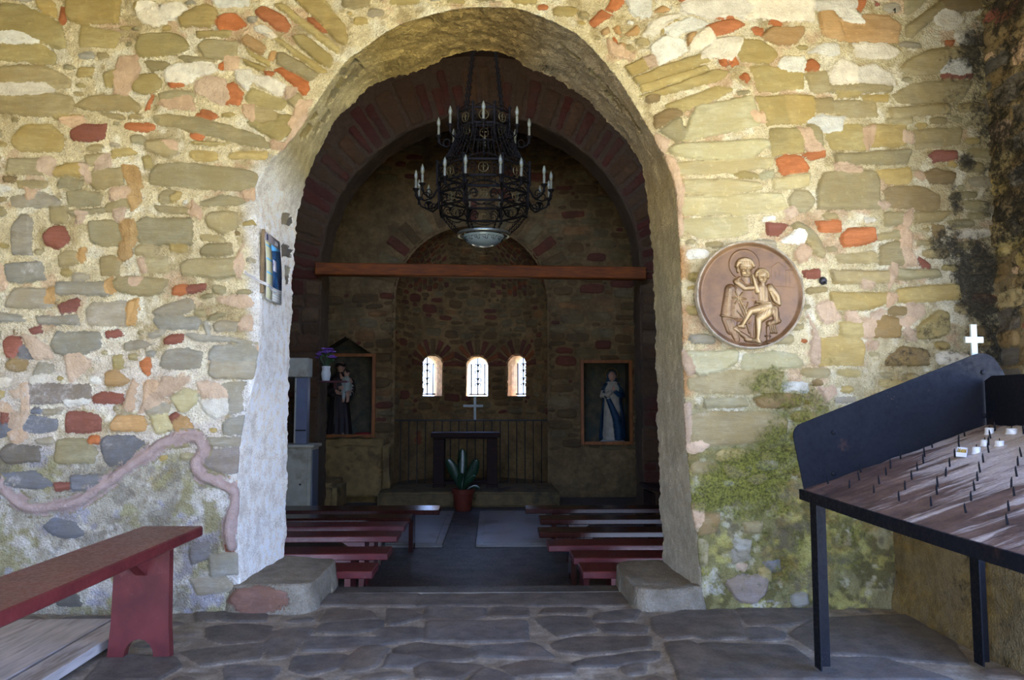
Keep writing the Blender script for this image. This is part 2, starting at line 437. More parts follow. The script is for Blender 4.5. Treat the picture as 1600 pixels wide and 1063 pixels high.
def catmull(ctrl, n):
    """dense smooth interpolation of control rows, uniform in arc length of the first columns"""
    C=np.array(ctrl,float); t=np.linspace(0,len(C)-1,6000); i=np.clip(t.astype(int),0,len(C)-2); f=(t-i)[:,None]
    p0=C[np.maximum(i-1,0)];p1=C[i];p2=C[i+1];p3=C[np.minimum(i+2,len(C)-1)]
    S=.5*((2*p1)+(-p0+p2)*f+(2*p0-5*p1+4*p2-p3)*f*f+(-p0+3*p1-3*p2+p3)*f**3)
    lin=p1+(p2-p1)*f
    return t,S,lin
# ------------------------------------------------------------------ stones of the porch wall, measured on the wall plane
YW, YI = 4.46, 5.21          # outer and inner face of the doorway wall
def cw(px, py): p = on_y(px, py, YW); return (p.x, p.z)
WS = []
def tw(x0, y0, sc, text): WS.extend(trace(x0, y0, sc, text, cw))
tw(0,0,.1881,"""y 0 40 190 45 300 110 330 340 0 275;y 285 95 510 215 548 405 470 395 325 330;W 0 280 160 280 270 320 340 360 210 370 0 360;
y 0 365 290 355 400 405 460 460 440 530 370 525 0 490;g 0 560 360 550 500 610 580 680 560 730 470 735 0 700;W 0 705 400 705 470 770 250 790 0 800;
g 0 810 330 780 480 785 600 820 600 900 560 945 350 970 0 930;y 300 0 420 0 455 60 460 150 330 90;r 510 60 550 70 545 205 495 195;
y 560 0 1000 0 985 190 600 190 565 160;y 690 215 840 250 1000 280 960 385 670 380 665 310;y 1170 300 1450 285 1540 330 1570 400 1500 440 1160 470 1125 400;
W 1180 30 1300 40 1340 160 1310 230 1200 190 1140 120;W 1340 50 1500 30 1550 80 1480 150 1320 200;y 1115 70 1150 20 1280 20 1200 60 1140 110;g 1500 130 1600 110 1600 220 1510 210;y 660 570 780 565 760 640 650 630;
P 1000 480 1130 470 1170 560 1130 660 960 560;P 970 600 1130 640 1060 790 950 780;y 860 610 980 580 990 700 880 720;y 1100 700 1180 620 1290 620 1350 680 1300 750 1220 790 1110 750;g 1210 510 1390 520 1420 570 1250 580;
W 1380 590 1480 540 1600 560 1600 680 1450 690 1380 660;r 1410 700 1510 690 1525 720 1430 725;g 630 880 750 810 1060 800 1160 880 1150 920 700 910;r 1215 890 1255 835 1240 900 1215 920;
g 1320 790 1420 760 1600 765 1600 870 1330 850;P 1330 860 1500 820 1600 820 1600 900 1400 905;g 850 945 1020 965 1030 990 900 975;y 440 950 680 965 600 990 450 990;P 500 990 700 975 720 1010 620 1050 500 1020;g 1290 965 1450 955 1600 990 1600 1060 1330 1040""")
tw(240,0,.1881,"""y 220 140 250 120 380 70 440 45 520 80 520 150 480 220 240 220;r 525 170 570 125 680 125 765 205 700 245 540 245;r 855 90 900 60 960 70 1090 150 1130 220 1110 265 1040 250 920 170 860 120;
y 1025 40 1060 30 1540 400 1530 440 1420 370;y 1190 0 1380 0 1595 230 1595 370 1540 350;r 1280 160 1310 155 1430 270 1410 285 1290 175;y 1160 310 1240 295 1480 480 1470 550 1420 545 1200 370;
y 1000 330 1030 320 1420 590 1380 605 1290 540;g 1040 450 1090 445 1360 620 1290 660 1035 530;r 1030 580 1060 565 1280 690 1285 740 1250 780 1130 680;o 740 345 780 295 930 390 930 430 890 450 760 380;
o 990 430 1020 440 1000 500 955 500;y 790 430 960 510 960 540 830 475;y 750 500 930 570 910 590 770 530;W 840 230 890 210 970 260 960 290 860 260;W 930 270 960 270 1015 310 1000 335;g 375 380 430 335 540 355 685 360 685 470 580 490 430 470;
y 365 270 640 265 630 300 370 300;g 220 480 270 470 510 510 480 530 260 510;W 100 590 180 540 500 540 530 590 460 620 200 690 110 670;P 360 680 480 640 600 680 640 820 560 860 360 770;W 410 735 520 720 610 770 590 820 500 810;
r 620 720 660 695 740 790 715 870 605 855;r 555 530 595 520 600 570 550 565;P 600 490 700 490 690 580 600 580;W 690 590 800 580 830 650 780 740 700 680;W 840 640 960 650 1100 720 1050 790 850 700;P 1110 730 1190 740 1180 790 1100 820;
y 770 810 820 745 1110 850 1060 905 960 900 790 850;r 935 600 1000 605 990 635 940 630;g 830 900 960 910 1100 1000 1180 1063 860 1063;P 750 880 820 890 840 1010 770 980;r 385 930 410 915 530 960 510 990 390 960;
g 1120 840 1200 780 1240 850 1180 900;P 1210 850 1300 840 1270 950 1150 1063 1130 1040;W 490 0 790 0 790 40 560 60 520 40;y 1400 0 1440 30 1480 100 1380 0""")
tw(0,180,.1881,"""y 105 200 200 95 300 80 430 95 540 190 510 290 420 305 170 290 110 240;R 590 140 660 85 880 90 860 190 790 220 680 215 600 195;g 1100 190 1160 165 1205 200 1180 240 1110 230;g 1215 230 1350 210 1470 300 1400 350 1220 280;
P 1370 210 1460 230 1470 300 1400 270;y 935 300 1080 280 1130 320 1000 345 940 350;y 1190 355 1250 350 1255 430 1210 430;g 70 370 330 365 350 485 60 480;P 340 360 450 360 500 400 420 500 340 460;y 430 480 530 420 670 405 710 505 470 510;
g 715 345 870 330 870 405 740 410;g 760 480 1000 445 1020 580 800 605 760 560;O 1020 430 1140 440 1180 600 1050 560;O 1060 540 1180 580 1180 720 1100 820 1120 700;P 870 330 920 340 920 430 800 450;P 680 400 740 420 760 560 720 560;g 490 570 530 520 680 560 670 610 490 600;
g 155 555 390 555 385 605 170 605;d 30 520 130 515 130 550 40 550;P 920 620 1110 590 1140 660 1000 690 920 700;g 890 740 1120 680 1130 750 880 800;g 560 650 700 635 850 665 830 740 580 750;G 100 690 360 645 490 710 480 760 110 755;
P 230 620 340 620 300 670 240 690;y 1340 670 1400 630 1510 660 1450 720 1340 715;P 650 800 740 800 700 890 650 900;g 560 800 850 780 860 800 600 830;R 360 1000 430 935 550 940 570 1050 480 1105 380 1065;g 740 890 920 880 1030 960 1020 1080 830 1080 750 1040;
g 1150 900 1200 865 1595 865 1595 1070 1190 1075 1145 1010;G 110 1150 110 930 190 830 260 850 260 1150;O 1000 900 1100 860 1090 1000 1050 1040;O 1100 850 1140 900 1150 1050 1100 1090;P 950 800 1040 780 1020 900 960 880;g 420 770 560 760 540 900 430 890""")
tw(200,180,.1881,"""g 215 20 300 0 560 20 700 70 1080 165 1190 260 1100 265 800 190 500 110 300 80 230 60;r 525 160 560 150 620 180 600 210 540 185;r 600 0 740 0 740 20 690 35;g 190 480 250 420 400 405 700 420 1000 460 1070 490 1050 590 920 620 240 580 190 560;
g 270 670 330 625 440 660 400 710 290 730;y 840 325 1010 300 1145 315 1140 355 840 355;g 600 730 760 670 900 680 980 710 900 740 640 755;g 240 760 500 775 520 815 270 800;g 650 870 680 820 900 810 910 920 800 985 670 930;
g 610 1010 780 1010 790 1040 620 1040;P 540 720 600 760 590 850 530 830;P 960 640 1040 620 1050 700 980 690;y 540 230 780 240 700 255 560 245;P 1190 220 1330 240 1300 275 1200 270;P 1300 250 1480 60 1490 0 1440 0 1380 130;
y 1000 60 1060 60 1250 0 1400 30 1350 130 1240 220 1120 110""")
tw(0,360,.1881,"""G 50 290 150 270 340 270 370 400 210 440 70 420;g 490 210 560 170 630 180 650 270 500 300;g 840 240 930 210 1000 240 980 370 850 370;g 1130 160 1170 130 1280 130 1270 190 1140 195;g 1220 220 1380 230 1400 350 1240 350;
G 470 440 880 440 910 535 480 525;g 935 450 980 400 1100 390 1390 420 1330 520 1170 540 1000 510;P 1100 410 1190 400 1160 440 1100 440;r 1440 490 1480 460 1560 460 1560 530 1440 530;G 120 490 390 490 450 600 400 640 200 650 60 630;
R 495 620 650 575 660 610 630 670 510 680;G 720 660 760 610 1120 600 1060 790 740 780;G 310 720 640 720 655 780 320 775;G 0 690 110 700 200 750 0 755;R 250 830 340 810 345 850 270 850;G 430 940 480 860 830 850 830 970 690 1030 460 1020;
R 890 850 1000 835 1020 870 900 890;G 1100 940 1150 910 1240 950 1180 980 1110 980;G 1040 950 1090 930 1095 980 1045 985;G 1240 870 1360 830 1340 870 1260 890;G 1280 680 1500 590 1590 580 1595 660 1400 710 1300 710;
R 1370 910 1420 870 1530 870 1520 920 1370 940;R 40 930 80 890 180 900 190 950 110 1063 60 1040;b 170 1000 210 950 270 1000 290 1063 170 1063;P 190 880 300 900 420 1010 440 1063 300 1063;P 0 300 40 330 60 480 0 500;O 880 420 930 400 960 520 900 520;O 1080 600 1160 570 1120 780 1070 790;
O 660 160 710 150 700 280 660 260;O 400 480 460 470 460 590 400 600;O 1000 120 1090 60 1100 200 1040 260 1000 240;P 1150 240 1200 230 1220 340 1180 350""")
tw(170,360,.1881,"""g 600 290 660 250 1050 235 1050 370 950 400 770 390 620 360;g 760 180 800 130 1010 110 1020 190 900 210 770 200;y 510 130 640 120 640 180 520 170;g 780 60 950 55 950 80 780 80;R 665 470 800 460 800 490 700 525 665 525;
G 370 680 480 620 640 580 690 590 710 650 580 710 400 710;G 370 730 560 740 740 730 760 760 740 820 420 810 390 780;G 870 790 940 755 1080 775 1050 830 890 835;G 790 770 820 760 840 870 810 840;G 650 870 900 885 1170 930 700 910;
P 900 580 1000 550 1160 560 1190 620 1100 640 930 600;P 1100 740 1190 700 1180 820 1080 830;P 1050 260 1110 140 1100 400 1060 390;g 720 680 800 670 800 710 720 700;g 830 740 900 690 970 690 870 740""")
tw(170,540,.1881,"""G 440 120 480 50 640 30 770 60 750 180 500 195 430 160;G 840 60 880 15 1200 5 1260 60 1240 130 840 125;G 840 200 850 145 1270 150 1280 200 1220 260 1150 275 870 265 835 230;r 265 145 320 110 355 130 345 200 315 240 280 200;
e 520 440 640 365 740 390 720 470 620 550 580 540;G 320 530 400 480 500 500 490 555 330 565;o 20 660 70 590 290 590 310 650 290 710 20 700;e 360 580 460 570 530 620 520 700 400 730;o 540 620 600 590 650 600 700 690 560 725;
G 950 650 1000 610 1270 570 1270 720 960 735;G 820 770 1130 775 1140 830 820 820;K 800 900 850 870 1080 860 1110 1040 1000 1063 780 990;G 940 330 1130 310 1060 430 1000 460;G 1000 470 1090 420 1110 540 1000 560;W 760 460 980 450 980 560 880 600 800 540;P 450 270 660 270 640 330 540 390 350 500;
P 350 380 480 360 420 480 330 500 270 540;P 740 310 900 320 990 390 980 440 780 430;P 1230 0 1300 20 1350 150 1290 160;P 1300 160 1350 150 1340 500 1310 500;P 1310 500 1340 500 1300 860 1265 860;R 1190 410 1240 320 1260 320 1220 420;R 1280 330 1300 320 1300 400 1270 410;P 150 420 200 280 230 320 190 540 130 520""")
tw(0,540,.1881,"""d 60 160 100 120 220 130 210 200 140 220 80 200;G 280 240 320 150 440 170 440 220 300 245;W 260 270 400 240 400 310 280 310;K 240 320 750 340 740 430 560 470 250 480;W 550 460 760 450 640 490 550 490;
b 270 540 350 530 350 560 270 565;G 370 540 520 520 500 560 370 570;b 210 690 240 600 470 620 470 700 300 720 220 710;R 550 600 580 560 750 560 835 600 830 700 560 720;g 460 950 480 790 700 780 800 880 760 970 500 980;
k 10 880 80 830 330 850 330 960 60 970 10 920;r 740 770 830 760 820 810 740 815;G 310 780 440 780 440 810 320 815;R 20 560 60 540 110 590 100 640 30 660;b 0 640 110 650 80 740 0 760;P 0 480 100 500 120 560 0 540;P 110 520 160 590 150 660 90 690;
P 190 330 240 325 240 540 190 540;P 190 540 240 540 160 720 110 690;P 90 720 200 700 240 760 180 800 100 800;P 540 90 700 80 760 160 640 260 580 300 560 200;P 1050 480 1080 330 1110 280 1130 340 1070 540 1040 540;
o 885 230 980 205 1060 290 1010 330 890 330;R 770 430 830 400 1015 420 1005 480 770 465;b 840 800 880 760 1100 755 1250 850 1200 950 1100 990 900 990 850 900;R 1420 590 1470 560 1500 600 1440 640;y 950 90 1010 80 1030 180 960 190;P 1200 320 1300 280 1330 380 1200 460;P 100 390 190 370 180 430 120 440""")
tw(0,690,.3506,"""b 0 150 150 135 240 190 180 210 20 190;b 320 155 500 155 480 200 330 215;R 250 190 320 185 310 215 255 220;P 1050 260 1090 190 1115 310 1060 310;d 1050 340 1130 310 1080 370 1050 380;G 940 510 1060 500 1110 530 1070 590 940 600;R 1000 460 1045 455 1040 490 1010 490;
b 200 380 240 345 330 360 370 410 320 430 230 410;G 850 620 1000 600 1040 660 880 680;K 850 480 930 450 930 520 860 540;k 250 690 340 680 360 730 260 730""")
tw(900,0,.1881,"""r 260 80 300 0 400 0 330 90;r 120 190 210 95 285 130 150 210;o 210 265 255 235 265 270 230 290;o 315 240 350 225 355 280;o 420 290 500 215 520 250 490 290;o 660 100 720 55 770 80 750 95;W 410 0 620 0 620 150 470 120;
W 860 50 940 10 1590 0 1590 150 1100 150 900 110;W 560 280 640 180 850 120 760 210 640 290;W 730 250 950 150 1090 200 1000 240 800 300;W 620 400 730 300 900 340 920 430 780 440 690 540;W 930 440 1000 300 1090 240 1160 330 1000 420;W 1160 330 1390 320 1300 500 1050 480 1050 440;
y 700 240 750 200 840 170 850 190 740 240 710 270;r 1180 150 1250 130 1295 155;r 1085 220 1180 190 1310 170 1390 205 1280 270 1160 290;r 1450 240 1500 235 1540 250 1540 300 1460 265;r 1370 140 1415 125 1415 155;r 860 0 920 0 880 20;o 930 290 990 275 940 385 925 370;
r 1100 450 1140 420 1190 430 1180 485 1120 475;r 1190 500 1250 495 1245 555 1200 545;r 1275 480 1310 475 1345 530 1290 550;r 1375 640 1410 615 1440 650 1420 680;y 475 650 1030 455 1100 510 1000 550 510 700;
y 530 720 1080 550 1100 580 700 690 550 770;y 570 800 1150 590 1260 610 1200 660 760 780 620 800;d 580 820 640 780 690 800 680 840 600 855;y 750 880 1200 720 1290 740 1200 800 850 940 800 930;y 410 560 570 490 640 540 460 630;
P 550 490 630 465 670 550 600 560;P 270 340 340 420 480 470 480 500 350 480 280 440;o 340 420 370 365 400 370 400 420;r 320 330 340 350 330 380;d 640 970 850 880 880 950 660 1063""")
tw(1020,180,.1881,"""e 270 210 300 60 330 0 370 -70 820 -150 890 70 700 130;e 140 290 200 250 950 210 970 240 820 355 400 370 160 320;e 210 400 380 390 1000 360 990 420 700 470 220 490;e 250 550 700 540 890 580 890 610 640 650 250 650;
e 250 690 1060 660 1110 770 960 810 250 825;e 265 870 770 850 780 960 700 1000 400 1020 270 960;r 1025 380 1080 345 1220 340 1290 440 1270 470 1070 495 1040 430;r 1245 330 1330 310 1420 290 1420 340 1300 375;
y 980 120 1240 110 1250 300 1000 335;g 1290 90 1390 80 1410 240 1340 240;P 1220 110 1310 120 1340 230 1250 200;P 1250 190 1340 210 1420 290 1280 300;W 1290 50 1400 10 1590 20 1560 120 1450 140 1390 80;e 1000 540 1300 495 1280 590 1010 620;
g 1135 700 1180 630 1290 640 1340 710 1300 790 1220 815 1150 770;R 950 905 1110 920 1050 990 960 985;r 1365 885 1560 890 1560 970 1390 960;g 1160 920 1210 900 1330 960 1400 1063 1330 1063;W 1080 1040 1210 950 1270 1000 1240 1063;P 1090 800 1140 775 1190 830 1130 870;
y 690 490 760 470 870 510 860 520 740 515;e 880 500 1000 460 1000 510 900 540;g 60 130 180 40 230 30 270 190 190 220;P 20 150 130 210 100 320 30 260;P 110 330 190 380 240 640 180 640;P 150 700 240 650 240 1000 200 1000""")
tw(1250,180,.2192,"""y 190 140 220 90 440 65 470 240 230 240;y 500 70 750 80 740 210 510 225;P 450 90 520 80 510 190 480 240 460 200;P 740 120 800 120 800 190 740 190;g 250 290 780 250 760 340 260 350;P 240 350 440 380 430 410 240 400;
g 130 490 170 410 520 400 560 450 560 660 130 670;y 550 400 780 380 800 440 770 480 620 480;d 600 540 640 510 870 510 990 570 990 660 880 675 640 650;P 550 630 600 615 640 640 600 670;g 600 700 730 700 720 780 600 790;
g 820 700 1070 690 1000 750 830 760;P 730 720 800 680 800 740 740 830;P 710 800 790 840 790 950 710 940;P 730 930 810 1000 830 1063 740 1063;r 295 870 340 820 520 810 540 880 470 915 310 935;R 915 290 960 260 1110 265 1110 320 940 325;
g 820 110 1150 100 1130 200 830 240;d 880 420 960 380 1100 420 1080 480 930 480;P 820 400 870 410 880 450 830 430;d 945 790 1020 785 1030 850 980 880 950 840;g 560 850 720 830 720 870 560 880;g 570 930 710 900 740 1063 570 1063""")
tw(1150,0,.1881,"""o 690 110 800 105 870 180 900 340 720 290;o 820 170 1060 200 1340 200 1340 350 900 340;o 1060 130 1260 140 1360 210 1340 330 1060 330;W 800 60 990 90 1060 190 940 190 840 150;r 690 90 760 25 795 95;r 1000 50 1020 0 1075 0 1040 100;
r 280 190 310 170 375 205 350 235;R 1155 20 1185 35 1160 50;o 220 310 280 240 560 240 550 300 480 370 340 370;y 0 385 60 340 210 345 310 410 340 460 280 510 50 505;r 540 580 560 530 620 500 690 550 680 580;W 360 540 400 480 560 480 550 590 460 600;
y 120 560 240 545 260 580 555 610 550 740 200 750;g 580 620 750 595 770 680 780 760 630 760;g 770 710 1100 690 1290 720 1280 760 770 760;W 790 590 870 500 1000 560 1000 700 790 710;W 1000 570 1150 540 1280 620 1320 720 1000 690;
r 890 650 940 590 1010 610 1015 670 930 685;W 720 370 840 370 850 430 760 470 620 440;W 980 370 1260 370 1350 430 1250 490 1000 470;y 170 810 410 800 450 1000 260 1035;y 400 800 640 800 635 990 560 1020 440 1010;
g 650 830 800 820 800 930 650 930;g 800 840 1140 850 1170 960 870 960;y 1050 800 1260 800 1250 850 1060 830;y 835 770 1030 770 1000 800 860 800;P 130 950 220 940 250 1020 180 1020;W 60 0 640 0 640 180 350 130 80 160;W 640 20 1000 0 1000 60 820 60 690 100""")
tw(1350,0,.1881,"""g 330 0 490 0 470 50 340 120;g 345 230 560 80 640 20 680 60 480 240 400 310 350 300;d 620 10 1180 0 1150 60 850 80 640 100;W 600 140 650 95 780 120 830 160 750 220 700 260 560 170;W 750 290 900 240 920 340 850 370 780 330;
g 310 600 340 530 500 430 760 390 930 390 960 450 700 530 600 600 420 620;W 640 590 700 520 860 510 890 600 700 625;R 650 630 890 615 890 640 660 650;g 250 800 350 720 600 670 890 680 800 830 600 850 280 850;g 200 910 700 870 700 940 240 970;
g 190 990 390 990 390 1030 200 1020;r 670 345 740 345 720 375 670 380""")
tw(1200,370,.1881,"""g 570 160 880 120 910 200 600 210;g 520 290 1020 290 1020 370 560 390;g 1070 280 1400 280 1430 330 1080 350;P 1020 230 1060 230 1060 330 1010 400;P 780 375 870 390 870 430 780 430;y 520 470 1000 480 960 560 800 610 530 590;
y 1070 440 1570 400 1590 520 1200 530 1070 540;P 390 580 500 530 590 680 480 710 410 640;P 640 630 720 620 750 690 650 700;P 850 650 940 600 980 620 880 700;P 800 690 880 690 860 840 810 830;P 990 480 1060 470 1030 570 980 600;
d 1000 610 1050 585 1190 600 1180 650 1010 640;d 880 760 920 660 1100 690 1090 830 870 830;P 1160 560 1290 570 1300 650 1230 690 1170 650;P 1090 740 1090 690 1200 680 1230 690 1150 760;P 1120 760 1210 780 1220 860 1130 830;y 1240 760 1400 620 1480 640 1500 800 1400 840 1240 840;
y 590 720 780 700 800 820 600 820;y 440 850 740 840 800 900 790 1063 420 1063;P 340 680 400 780 430 850 380 850;P 370 840 430 850 420 1050 390 1060 350 1000;d 1000 1000 1100 920 1320 950 1330 1063 980 1063;P 830 890 900 880 890 930 830 930;
R 1260 185 1350 240 1340 265 1260 220;R 300 290 430 280 430 340 310 340;P 210 140 290 60 360 110 330 190 260 220;g 310 20 380 20 470 120 460 170 400 150""")
tw(1020,540,.1881,"""e 260 60 700 50 690 140 560 210 420 240 300 200;e 750 80 1000 60 1180 80 1240 150 1200 180 740 190;g 290 290 440 240 900 200 1080 230 1050 380 450 400 300 360;g 430 460 760 440 790 490 700 510 440 510;d 850 440 940 400 1230 420 1220 500 1000 520 880 500;
g 310 600 400 560 950 560 1110 620 1100 720 900 800 350 830 300 740;P 270 840 390 790 450 830 370 890 300 880;P 1390 360 1500 350 1520 400 1440 460;P 590 1000 640 990 740 1050 620 1063;P 210 60 260 30 340 230 290 240;P 250 500 310 480 300 820 260 820""")
tw(1020,740,.2379,"""P 240 200 340 200 310 320 240 430 230 300;P 220 420 290 330 240 560 215 560;d 280 350 340 260 440 270 410 380 300 400;g 230 580 260 440 350 450 350 590 280 620;g 600 330 710 320 700 380 600 380;G 540 440 640 440 630 510 540 510;b 740 590 830 570 830 640 760 640;
L 480 720 560 670 750 680 740 780 660 850 560 830;y 700 630 760 620 770 700 710 690;G 910 800 1000 790 1020 850 920 870;G 520 510 620 500 640 560 530 590;P 560 600 620 600 600 640 550 620;P 490 10 600 0 560 20 500 20;P 620 40 720 0 740 30 660 70""")
ROPE = [cw(0+.3506*a, 690+.3506*b) for a,b in ((-40,170),(0,195),(50,240),(120,290),(200,295),(330,275),(420,225),(500,170),(580,110),(660,60),(720,10),(800,-15),(880,-10),(905,40),(870,100),(900,150),(970,180),(1040,220),(1050,270),(1030,340),(1020,400),(1035,470))]

# ------------------------------------------------------------------ flagstones, measured on the porch floor (z = 0)
def cf(px, py): p = on_z(px, min(max(py, 700), 1200), 0.0); return (p.x, p.y)
FS = []
def tf(x0, y0, sc, text): FS.extend(trace(x0, y0, sc, ';'.join('f '+q for q in text.replace('\n',' ').split(';')), cf))
KC['f'] = (104,100,96); KC['F'] = (112,104,98)
tf(420,700,.4125,"""190 660 225 612 380 615 415 645 200 665;445 640 450 610 520 612 590 640 500 670 450 675;585 640 600 602 815 607 825 640 760 655 600 652;825 640 850 607 980 605 985 640 850 645;1025 630 1045 605 1200 607 1195 632;
1230 655 1240 625 1405 610 1390 650 1300 660;180 700 200 670 370 655 435 655 420 690 300 705;590 730 600 660 970 655 985 730 760 740;1010 650 1100 640 1210 645 1240 695 1100 720 1060 700;1240 675 1330 665 1435 675 1430 705 1270 700;
130 770 150 715 470 720 485 740 310 765;320 790 360 750 460 760 430 800 400 830 300 850 270 830;390 705 450 680 580 685 580 725 480 735;470 760 560 735 800 770 780 800 600 810 480 780;760 755 1000 740 1080 790 1030 800 800 795;
1070 745 1150 720 1445 715 1450 760 1200 785 1090 770;80 840 100 790 300 785 280 830 150 860;430 830 460 780 620 800 540 830;550 830 600 810 820 820 780 850 700 880 570 870;880 830 1000 805 1165 830 1150 860 950 870;
1150 810 1250 790 1480 770 1470 800 1300 830 1160 830;1330 830 1420 815 1425 850 1350 860;760 870 820 830 930 870 930 900 760 900;0 700 160 690 80 790 0 800;1450 640 1600 620 1600 720 1500 725 1460 690;1500 740 1600 735 1680 780 1640 890 1560 890;
185 598 205 530 580 530 555 598;565 598 590 530 1330 530 1365 585 1340 598""")
tf(1060,680,.36,"""0 760 240 760 270 810 290 880 120 890 0 860;250 755 600 735 600 790 480 830 300 820;290 840 400 835 470 860 440 890 310 890;100 905 480 910 600 1000 600 1063 60 1063;480 860 600 790 1000 780 1200 900 1250 1000 900 960 600 940;600 960 900 970 1200 1063 600 1063""")
tf(0,690,.3506,"""970 760 1060 740 1190 745 1180 800 980 800;920 830 1060 810 1210 820 1190 880 1000 900 930 880;1180 900 1250 840 1400 835 1340 900 1200 960;1000 1000 1250 1000 1200 1063 1000 1063;380 1063 480 940 780 960 800 1010 700 1063;800 940 930 930 1180 900 1150 970 900 1000;870 750 970 750 960 800 880 800""")
M_WALL = masonry('rubble_masonry')
M_IN = masonry('inner_rubble', speck=.4, fine=.6, dirt=.6)
# ------------------------------------------------------------------ doorway wall
def arch_wall(name, ctrl, Yo, Yi, ns, nr, nf, fill, mat, mcol, kback=True, jag=.012, rvr=None):
    """a thick wall pierced by an arch; ctrl rows: outer x,z, inner x,z, frame x,z"""
    t,S,L = catmull(ctrl, ns)
    ln = np.hypot(np.gradient(S[:,0])+0, np.gradient(S[:,1]))+.55*np.hypot(np.gradient(L[:,4]),np.gradient(L[:,5]))
    cum = np.concatenate([[0],np.cumsum(ln)[:-1]]); u=np.linspace(0,cum[-1],ns)
    I=lambda a: np.interp(u,cum,a)
    ox,oz,ix,iz=[I(S[:,j]) for j in range(4)]; qx,qz=I(L[:,4]),I(L[:,5])
    arc=np.concatenate([[0],np.cumsum(np.hypot(np.diff(ox),np.diff(oz)))]); tt=I(t)
    rows=[]; kind=[]; par=[]
    if kback:
        for f in np.linspace(1,.06,8): rows.append(np.stack([ix+(qx-ix)*f, np.full(ns,Yi), iz+(qz-iz)*f],1)); kind.append(0); par.append(1)
    jx=jag*(fbm(arc*9,arc*0,5,4)+.7*fbm(arc*31,arc*0,9,3)); 
    dl=np.hypot(qx-ox,qz-oz)+1e-6; nx=(qx-ox)/dl; nz=(qz-oz)/dl
    for f in np.linspace(0,1,nr,endpoint=False):
        k=(1-f)**6*.9
        rows.append(np.stack([ix+(ox-ix)*f+nx*jx*k, np.full(ns,Yi+(Yo-Yi)*f), iz+(oz-iz)*f+nz*jx*k],1)); kind.append(1); par.append(1-f)
    for f in np.linspace(0,1,nf): 
        rows.append(np.stack([ox+(qx-ox)*f, np.full(ns,Yo), oz+(qz-oz)*f],1)); kind.append(2); par.append(0)
    P=np.stack(rows,1); kind=np.array(kind); par=np.array(par)
    # round the arris
    c0=np.argmax(kind==2)
    for it in range(10):
        Q=P.copy(); a,b=c0-5,c0+5; Q[:,a:b]=(P[:,a-1:b-1]+2*P[:,a:b]+P[:,a+1:b+1])/4; P=Q
    if kback:
        c1=np.argmax(kind==1)
        for it in range(3):
            Q=P.copy(); a,b=max(1,c1-2),c1+3; Q[:,a:b]=(P[:,a-1:b-1]+2*P[:,a:b]+P[:,a+1:b+1])/4; P=Q
    N=normals(P,1); mid=ns//2
    if N[5,-5,1]>0: N=-N
    return dict(P=P,N=N,kind=np.tile(kind,(ns,1)),par=np.tile(par,(ns,1)),arc=np.tile(arc[:,None],(1,P.shape[1])),tt=np.tile(tt[:,None],(1,P.shape[1])))
CT=[(-1.378,-.02,-1.335,-.1,-3.3,-.06),(-1.408,.3,-1.335,.3,-3.3,.35),(-1.413,.9,-1.33,.9,-3.3,1.05),(-1.318,1.5,-1.34,1.5,-3.3,1.75),(-1.338,2.1,-1.318,2.1,-3.3,2.4),(-1.353,2.42,-1.295,2.40,-3.3,2.9),
 (-1.17,2.66,-1.233,2.677,-3.3,3.3),(-1.038,2.858,-1.12,2.95,-3.3,3.8),(-.874,3.12,-.93,3.195,-2.0,3.8),(-.765,3.214,-.78,3.30,-1.4,3.8),(-.546,3.367,-.553,3.387,-.85,3.8),(-.255,3.458,-.298,3.49,-.35,3.8),
 (-.06,3.48,-.064,3.535,-.06,3.8),(.15,3.47,.128,3.485,.25,3.8),(.34,3.40,.29,3.395,.6,3.8),(.521,3.295,.445,3.32,.95,3.8),(.703,3.083,.638,3.187,1.7,3.8),(.816,2.901,.808,3.017,3.05,3.8),(.93,2.70,.965,2.81,3.05,3.3),(1.02,2.53,1.025,2.592,3.05,2.95),
 (1.067,2.348,1.055,2.35,3.05,2.55),(1.078,1.9,1.072,1.9,3.05,2.1),(1.085,1.3,1.085,1.3,3.05,1.45),(1.11,.7,1.09,.7,3.05,.85),(1.16,.3,1.10,.3,3.05,.4),(1.17,-.02,1.11,-.1,3.05,-.06)]
D=arch_wall('wall_front',CT,YW,YI,1050,84,240,None,M_WALL,None,jag=.016)
P,Nn=D['P'],D['N']; ns,nt_,_=P.shape; kd=D['kind'].ravel(); ar=D['arc'].ravel(); tt=D['tt'].ravel(); pr=D['par'].ravel()
X=P[...,0].ravel(); Z=P[...,2].ravel(); YY=P[...,1].ravel()
face=kd==2; NV=len(X)
def fill_mask(gx,gz):
    sh=(gz>1.02+.35*sstep(-1.9,-2.6,gx)*0) & (gz<3.6)
    low_left=(gx<-1.4)&(gz<.83); low_right=(gx>1.05)&(gz<.68)
    apex=(np.abs(gx+.1)<1.35)&(gz>1.0)&(gz<2.0)
    op=((gx>-1.36)&(gx<1.10)&(gz<2.45))|((((gx+.13)/1.24)**2+((gz-2.4)/1.10)**2)<1)
    return ~(low_left|low_right|op|(gx>2.95)|(gx<-3.2))
WS += autofill((-3.2,.05,2.95,3.7),WS,(('g',5),('y',4),('G',2),('d',1),('r',.7),('W',1.2)),n=520,big=(.05,.20),tall=(.016,.05),gap=.016,mask=fill_mask,seed=5)
A=std_attrs(NV); R=field(X[face],Z[face],WS)
A['sd'][face]=R['sd'];A['pd'][face]=R['pd'];A['scol'][face]=R['sc'];A['pcol'][face]=R['pc']
px=770+(X)/YW*FPX; py=629-(Z-1.15)/YW*FPX       # where the wall stands, in photo measure, to lay its stains
lo_l=sstep(.95,.55,Z)*(X<0)
